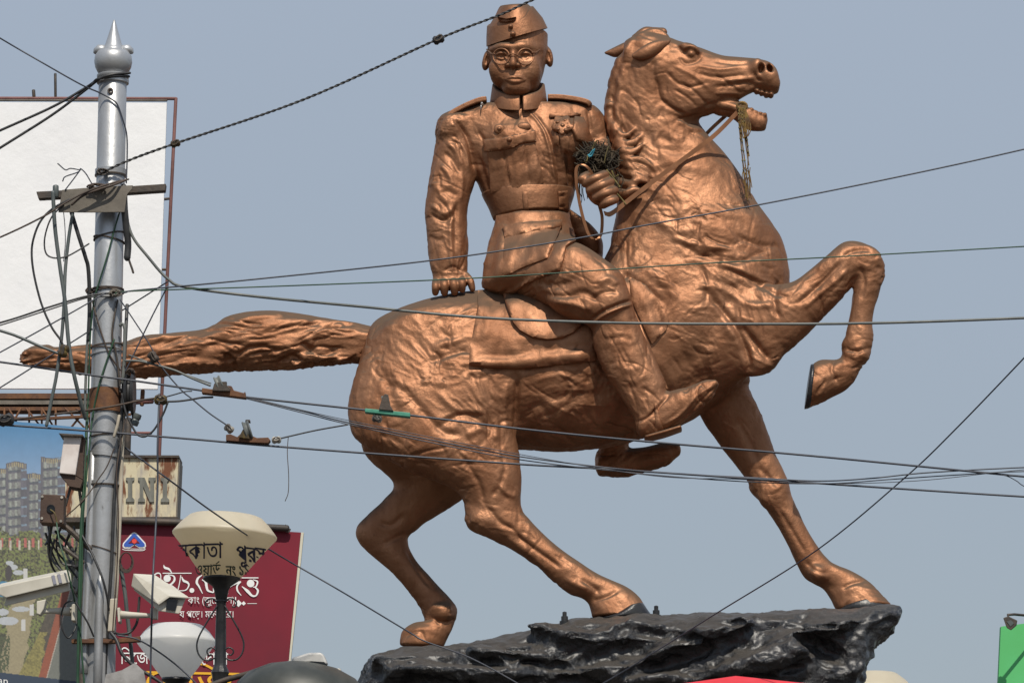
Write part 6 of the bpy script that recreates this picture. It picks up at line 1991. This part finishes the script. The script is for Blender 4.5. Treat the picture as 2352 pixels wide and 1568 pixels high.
cable('lower strand of the slack pair below the upper trolley wire', [(562, 914, F_), (700, 949, F_), (800, 974, -5.1), (1000, 1018, -5.1), (1200, 1056, -5.05), (1480, 1088, -5), (1720, 1106, -4.9), (1900, 1110, -4.9), (2050, 1100, -4.8), (2200, 1090, -4.8), (2352, 1082, -4.8), (2700, 1074, -4.7)], 1.3, 'blue_grey_cable')
cable('hair-thin wire hanging in a bow above the slack pair', [(562, 910, F_), (800, 965, -5.12), (1200, 1044, -5.07), (1500, 1092, -5), (1700, 1100, -4.9), (1860, 1110, -4.9), (2100, 1104, -4.8), (2352, 1078, -4.8), (2700, 1050, -4.7)], .9, 'blue_grey_cable')
cable('thin stay from the lower pulley\'s insulator to the rump', [(642, 1007, F_), (680, 998, F_), (730, 987, F_), (798, 975, -5.12)], 1.8, 'black_rubber')
cable('loose wire end hanging in the sky below the lower pulley', [(662, 1004, F_), (660, 1040, F_), (663, 1090, F_), (662, 1130, F_), (655, 1150, F_)], .9, 'brown_wire')
cable('long diagonal wire from the pole past the lettered lamp to the rock', [(288, 1028, PY), (310, 1044, PY), (400, 1110, PY), (490, 1176, PY + 1), (620, 1262, -1.4), (780, 1355, -1.2), (935, 1448, -1.1), (977, 1472, -1.1), (1080, 1510, -1.1), (1200, 1575, -1.1), (1300, 1640, -1.1)], 1.8, 'blue_grey_cable')
cable('diagonal wire rising from the rock to the right edge', [(1330, 1600, -1.2), (1450, 1530, -1.4), (1640, 1411, -2), (1880, 1260, -2.8), (2080, 1095, -3.4), (2195, 985, -3.8), (2352, 822, -4.4), (2600, 560, -5)], 1.7, 'blue_grey_cable')
cable('short wire joining at the far right edge', [(2270, 1086, -4.8), (2310, 1092, -4.8), (2335, 1104, -4.8), (2352, 1116, -4.8), (2420, 1150, -4.8)], 1.1, 'blue_grey_cable')
cable('vertical dark cable hanging before the maroon sign', [(366, 905, F_), (362, 1020, PY - .2), (362, 1110, PY - .2), (357.5, 1213, PY - .25), (352, 1310, PY - .42), (349, 1402, PY - .42), (347, 1480, PY - .3), (345, 1566, PY - .3), (343, 1640, PY - .3)], 2.3, 'blue_grey_cable')
cable('wire sloping down from the clamp bar past the white lamp', [(270, 1458, PY - .16), (314, 1467, PY - .16), (360, 1493, PY - .1), (407, 1528, PY), (448, 1566, PY), (500, 1620, PY)], 1.9, 'blue_grey_cable')
cable('thick dark cable sagging from the clamp bar to the crumpled sheet', [(255, 1452, PY - .16), (268, 1470, PY - .18), (280, 1500, PY - .2), (300, 1522, PY - .2), (320, 1536, PY - .2), (360, 1560, PY - .2), (400, 1590, PY - .2)], 4.2, 'black_rubber')
cable('pale green hose drooping over the big cross arm left of the pole', [(122, 442, PY - .2), (123, 470, PY - .2), (127, 530, PY - .2), (138, 615, PY - .2), (149, 690, PY - .2), (158, 790, PY - .2), (170, 860, PY - .2), (186, 925, PY - .15), (196, 960, PY - .1)], 4.6, 'hose', 'hose', 'cable_hose')
cable('straight grey hose hanging free to below the tail', [(167, 490, PY - .16), (158, 545, PY - .16), (150, 620, PY - .17), (147, 700, PY - .19), (141, 780, PY - .19), (130, 860, PY - .2), (120, 910, PY - .2), (107, 976, PY - .2)], 4.0, 'hose', 'hose', 'cable_hose')
cable('black hose slanting from the tin sheet into the shaft', [(164, 488, PY - .12), (180, 540, PY - .12), (196, 590, PY - .1), (203, 620, PY - .08), (206, 700, PY - .05), (204, 780, PY - .05)], 4.6, 'black_rubber', 'hose', 'cable_hose')
cable('black cable bowing out widest to the left of the pole', [(160, 458, PY - .2), (120, 480, PY - .2), (92, 510, PY - .2), (76, 552, PY - .2), (73, 590, PY - .2), (80, 640, PY - .2), (96, 700, PY - .2), (118, 750, PY - .2), (140, 782, PY - .2), (146, 800, PY - .2)], 2.6, 'black_rubber')
cable('thin wire looping inside the wide black bow', [(146, 470, PY - .18), (118, 500, PY - .18), (103, 545, PY - .18), (105, 580, PY - .18), (122, 592, PY - .18), (150, 590, PY - .18), (178, 576, PY - .16), (204, 560, PY - .12)], 1.9, 'black_rubber')
cable('hair-thin wire hanging between the hoses', [(146, 487, PY - .14), (149, 520, PY - .14), (150, 560, PY - .14), (146, 600, PY - .14)], 1.0, 'blue_grey_cable')
cable('thin curl of wire standing above the cross arm', [(133, 376, PY - .15), (150, 390, PY - .15), (162, 387, PY - .15), (182, 390, PY - .15), (186, 388, PY - .15), (198, 400, PY - .15), (212, 424, PY - .15)], 1.5, 'blue_grey_cable')
cable('straight wire end leaning out of the cross arm', [(150, 436, PY - .18), (170, 410, PY - .18), (186, 388, PY - .18), (178, 396, PY - .18), (150, 406, PY - .18), (144, 416, PY - .18)], 1.5, 'blue_grey_cable')
cable('brown wires bundled along the top of the tin sheet', [(165, 470, PY - .22), (190, 450, PY - .23), (225, 436, PY - .23), (260, 425, PY - .22), (288, 414, PY - .16)], 3.0, 'brown_wire')
cable('black tape wrapped cable end hanging right of the pole', [(284, 430, PY - .15), (286, 480, PY - .14), (290, 520, PY - .12), (294, 560, PY - .1), (292, 592, PY - .1)], 8.0, 'black_rubber', 'cable end', 'cable_end')
cable('thin tail dangling from the taped cable end', [(294, 588, PY - .1), (298, 602, PY - .1), (303, 616, PY - .1), (306, 626, PY - .1)], 2.6, 'dark_steel', 'cable end', 'cable_end')
cable('bright green wire winding down the face of the shaft', [(275, 486, PY - r0 - .01), (262, 530, PY - r0 - .01), (250, 575, PY - r0 - .015), (238, 615, PY - r0 - .02), (227, 650, PY - r0 - .01), (216, 690, PY - .09), (210, 740, PY - .07), (206, 800, PY - .06), (203, 900, PY - .06), (198, 1000, PY - .07), (194, 1100, PY - .09), (190, 1200, PY - .1), (186, 1300, PY - .1), (182, 1400, PY - .1), (180, 1500, PY - .1), (178, 1620, PY - .1)], 2.0, 'green_wire')
cable('second green wire crossing low over the front of the shaft', [(262, 780, PY - r0 - .01), (250, 815, PY - r0 - .012), (238, 850, PY - r0 - .012), (226, 890, PY - r0 - .014), (212, 960, PY - .08), (204, 1040, PY - .12), (196, 1120, PY - .14), (190, 1210, PY - .14), (188, 1320, PY - .14), (184, 1420, PY - .14), (188, 1500, PY - .16), (196, 1600, PY - .16)], 2.2, 'green_wire')
cable('thick green feeder bundled down the left of the shaft', [(200, 960, PY - .06), (196, 1040, PY - .1), (192, 1120, PY - .13), (186, 1220, PY - .16), (183, 1330, PY - .16), (181, 1430, PY - .16), (179, 1520, PY - .16), (178, 1620, PY - .16)], 3.4, 'green_wire')
cable('grey wire crossing the shaft diagonally', [(212, 690, PY - r0 + .01), (222, 730, PY - r0 - .012), (236, 775, PY - r0 - .012), (252, 815, PY - r0 - .008), (276, 850, PY - .07)], 2.0, 'brown_wire')
cable('dark wire draped down the right face of the shaft', [(270, 690, PY - r0 + .01), (262, 730, PY - r0 - .01), (258, 770, PY - r0 - .01), (266, 810, PY - r0), (272, 850, PY - .08), (276, 900, PY - .08)], 2.4, 'dark_steel')
cable('pale grey conduit wire down the left edge of the shaft', [(203, 660, PY - .03), (204, 720, PY - .03), (200, 800, PY - .04), (196, 900, PY - .05), (196, 960, PY - .05)], 3.2, 'grey_cable')
cable('thin wire slung across the shaft below the chrome band', [(262, 1030, PY - .12), (246, 1070, PY - .13), (226, 1100, PY - .13), (206, 1130, PY - .14), (180, 1160, PY - .16), (150, 1186, PY - .16)], 1.4, 'brown_wire')
cable('dark cable curving across the conduits under the tangle', [(186, 1225, PY - .14), (206, 1260, PY - .17), (220, 1290, PY - .19), (236, 1330, PY - .2), (246, 1370, PY - .18), (250, 1400, PY - .15)], 2.8, 'black_rubber')
cable('green line running from the tangle to the left camera', [(130, 1200, PY - .3), (136, 1240, PY - .35), (150, 1290, PY - .38), (164, 1345, PY - .36), (172, 1380, PY - .3)], 1.9, 'green_wire')
cable('black lead looping below the left security camera', [(166, 1378, PY - .2), (150, 1386, PY - .22), (141, 1410, PY - .22), (142, 1440, PY - .22), (156, 1464, PY - .2), (170, 1448, PY - .18), (176, 1430, PY - .16)], 2.0, 'black_rubber')
cable('dark lead from the camera mount down to the clamp bar', [(170, 1376, PY - .24), (184, 1400, PY - .24), (202, 1430, PY - .22), (215, 1460, PY - .18)], 2.2, 'black_rubber')
cable('green sleeve hanging behind the right security camera', [(276, 1298, PY), (282, 1330, PY), (288, 1370, PY), (292, 1410, PY), (298, 1460, PY), (304, 1520, PY), (306, 1560, PY)], 4.6, 'hose', 'hose', 'cable_hose')
cable('black lead dropping from the right security camera to the clamp', [(320, 1372, PY - .1), (318, 1400, PY - .1), (314, 1430, PY - .1), (300, 1450, PY - .1), (280, 1456, PY - .12), (262, 1452, PY - .14)], 3.0, 'black_rubber')
cable('twin dark wires rising along the far right of the shaft', [(258, 1460, PY - .14), (262, 1400, PY - .14), (270, 1280, PY - .13), (272, 1180, PY - .13), (268, 1080, PY - .13), (284, 980, PY - .1), (292, 900, PY - .08)], 1.6, 'brown_wire')


# strain insulators threaded on the stays
def insulator(label, px, py, Y, r, material, lean=0.0, cat='insulator'):
    s = mpp(Y)
    c = at(px, py, Y)
    t = thing('strain_insulator', label, cat, c)
    k = r * s
    lathe_obj('insulator_body', [(k * .25, -k * 1.15), (k * .7, -k), (k * .95, -k * .55), (k * .78, -k * .12), (k * .78, k * .12), (k * .95, k * .55), (k * .7, k), (k * .25, k * 1.15)], c, M[material], t, 18, (R(90) - lean, 'Y'), 60)
    P = [c + Vector((k * .8 * math.cos(a) * math.cos(lean), -k * .98, k * .5 * math.sin(a) + k * .8 * math.cos(a) * math.sin(lean))) for a in np.linspace(0, 2 * math.pi, 12)]
    tube_obj('wire_loop', P, k * .13, M['dark_steel'], t, 6, 0)
    return t


insulator('brown egg insulator low on the twisted stay wire', 403, 330, PY - .12, 10, 'brown_glaze', R(20))
insulator('black egg insulator high on the twisted stay wire near the cap', 1007, 91, -4.9, 12, 'black_rubber', R(24))
insulator('yellowish brown insulator right of the rusty collar', 369, 918, F_, 13, 'brown_glaze', R(-4))
insulator('pale insulator above the left end of the lower pulley', 526, 984, F_, 10, 'porcelain', R(-40))
insulator('pale insulator to the right of the lower pulley', 635, 1010, F_, 9.5, 'porcelain', R(5))
insulator('dark insulator against the horse\'s thigh under the green clamp', 866, 961, -5.1, 10, 'porcelain', R(-10))
insulator('black insulator at the left edge above the housing advert', 14, 964, F_ - .02, 16, 'black_rubber', R(10))
insulator('grey clamp on the thin stay in front of the tail', 352, 820, F_ - .02, 12, 'dark_steel', R(-55), 'cable clamp')
insulator('ribbed dark pulley block on the wide black cable over the tail tip', 146, 806, PY - .22, 13, 'brown_glaze', R(75), 'pulley block')


def tension_pulley(label, bar, wheel, material, Y, wheelr, lean):
    c = at(bar[0][0], bar[0][1], Y)
    t = thing('tension_pulley', label, 'pulley', c, 'pulleys on the trolley wires')
    prism('bar', bar, Y - .03, .06, M[material], t, .004)
    wc = at(wheel[0], wheel[1], Y)
    k = wheelr * mpp(Y)
    lathe_obj('wheel', [(k * .2, -.018), (k * .92, -.02), (k, -.014), (k * .86, -.004), (k * .86, .004), (k, .014), (k * .92, .02), (k * .2, .018)], wc, M['grey_cable'], t, 28, (lean, 'Y'))
    return t, wc, k


t, wc, k = tension_pulley('rusty bar with a grey half wheel under the horse\'s tail', [(464, 890), (484, 893), (500, 893), (524, 885), (532, 886), (537, 896), (560, 902), (563, 898), (565, 914), (520, 908), (463, 902)], (504, 884), 'rust', F_, 22, R(68))
prism('cheek_plate', [(487, 897), (492, 880), (506, 876), (521, 876), (521, 884), (529, 892), (528, 898)], F_ - .05, .02, M['dark_steel'], t, .003)
t, wc, k = tension_pulley('rusty bar with a tilted disc and two insulators left of the rump', [(519, 998), (528, 996), (545, 1003), (556, 992), (578, 1000), (590, 1005), (616, 1004), (621, 1010), (616, 1017), (570, 1015), (519, 1011)], (569, 990), 'rust', F_, 25, R(72))
prism('cheek_plate', [(548, 1004), (558, 985), (566, 985), (574, 1008)], F_ - .05, .02, M['brown_glaze'], t, .003)
prism('lug', [(564, 963), (574, 963), (575, 969), (563, 968)], F_ - .02, .04, M['dark_steel'], t, .002)
t, wc, k = tension_pulley('green painted clamp bar in front of the horse\'s thigh', [(838, 937), (942, 947), (942, 957), (838, 946)], (886, 920), 'clamp_green', -5.1, 13, R(75))
prism('cheek_plate', [(870, 940), (878, 912), (884, 904), (892, 906), (896, 930), (904, 943)], -5.14, .03, M['dark_steel'], t, .003)
gm = mat('asphalt', (.062, .050, .038), .9, 0, (.045, .038, .031), 2.0)
bm = bmesh.new()
bmesh.ops.create_grid(bm, x_segments=8, y_segments=8, size=2500)
g = bm_mesh('ground', bm, gm)
g['kind'] = 'structure'
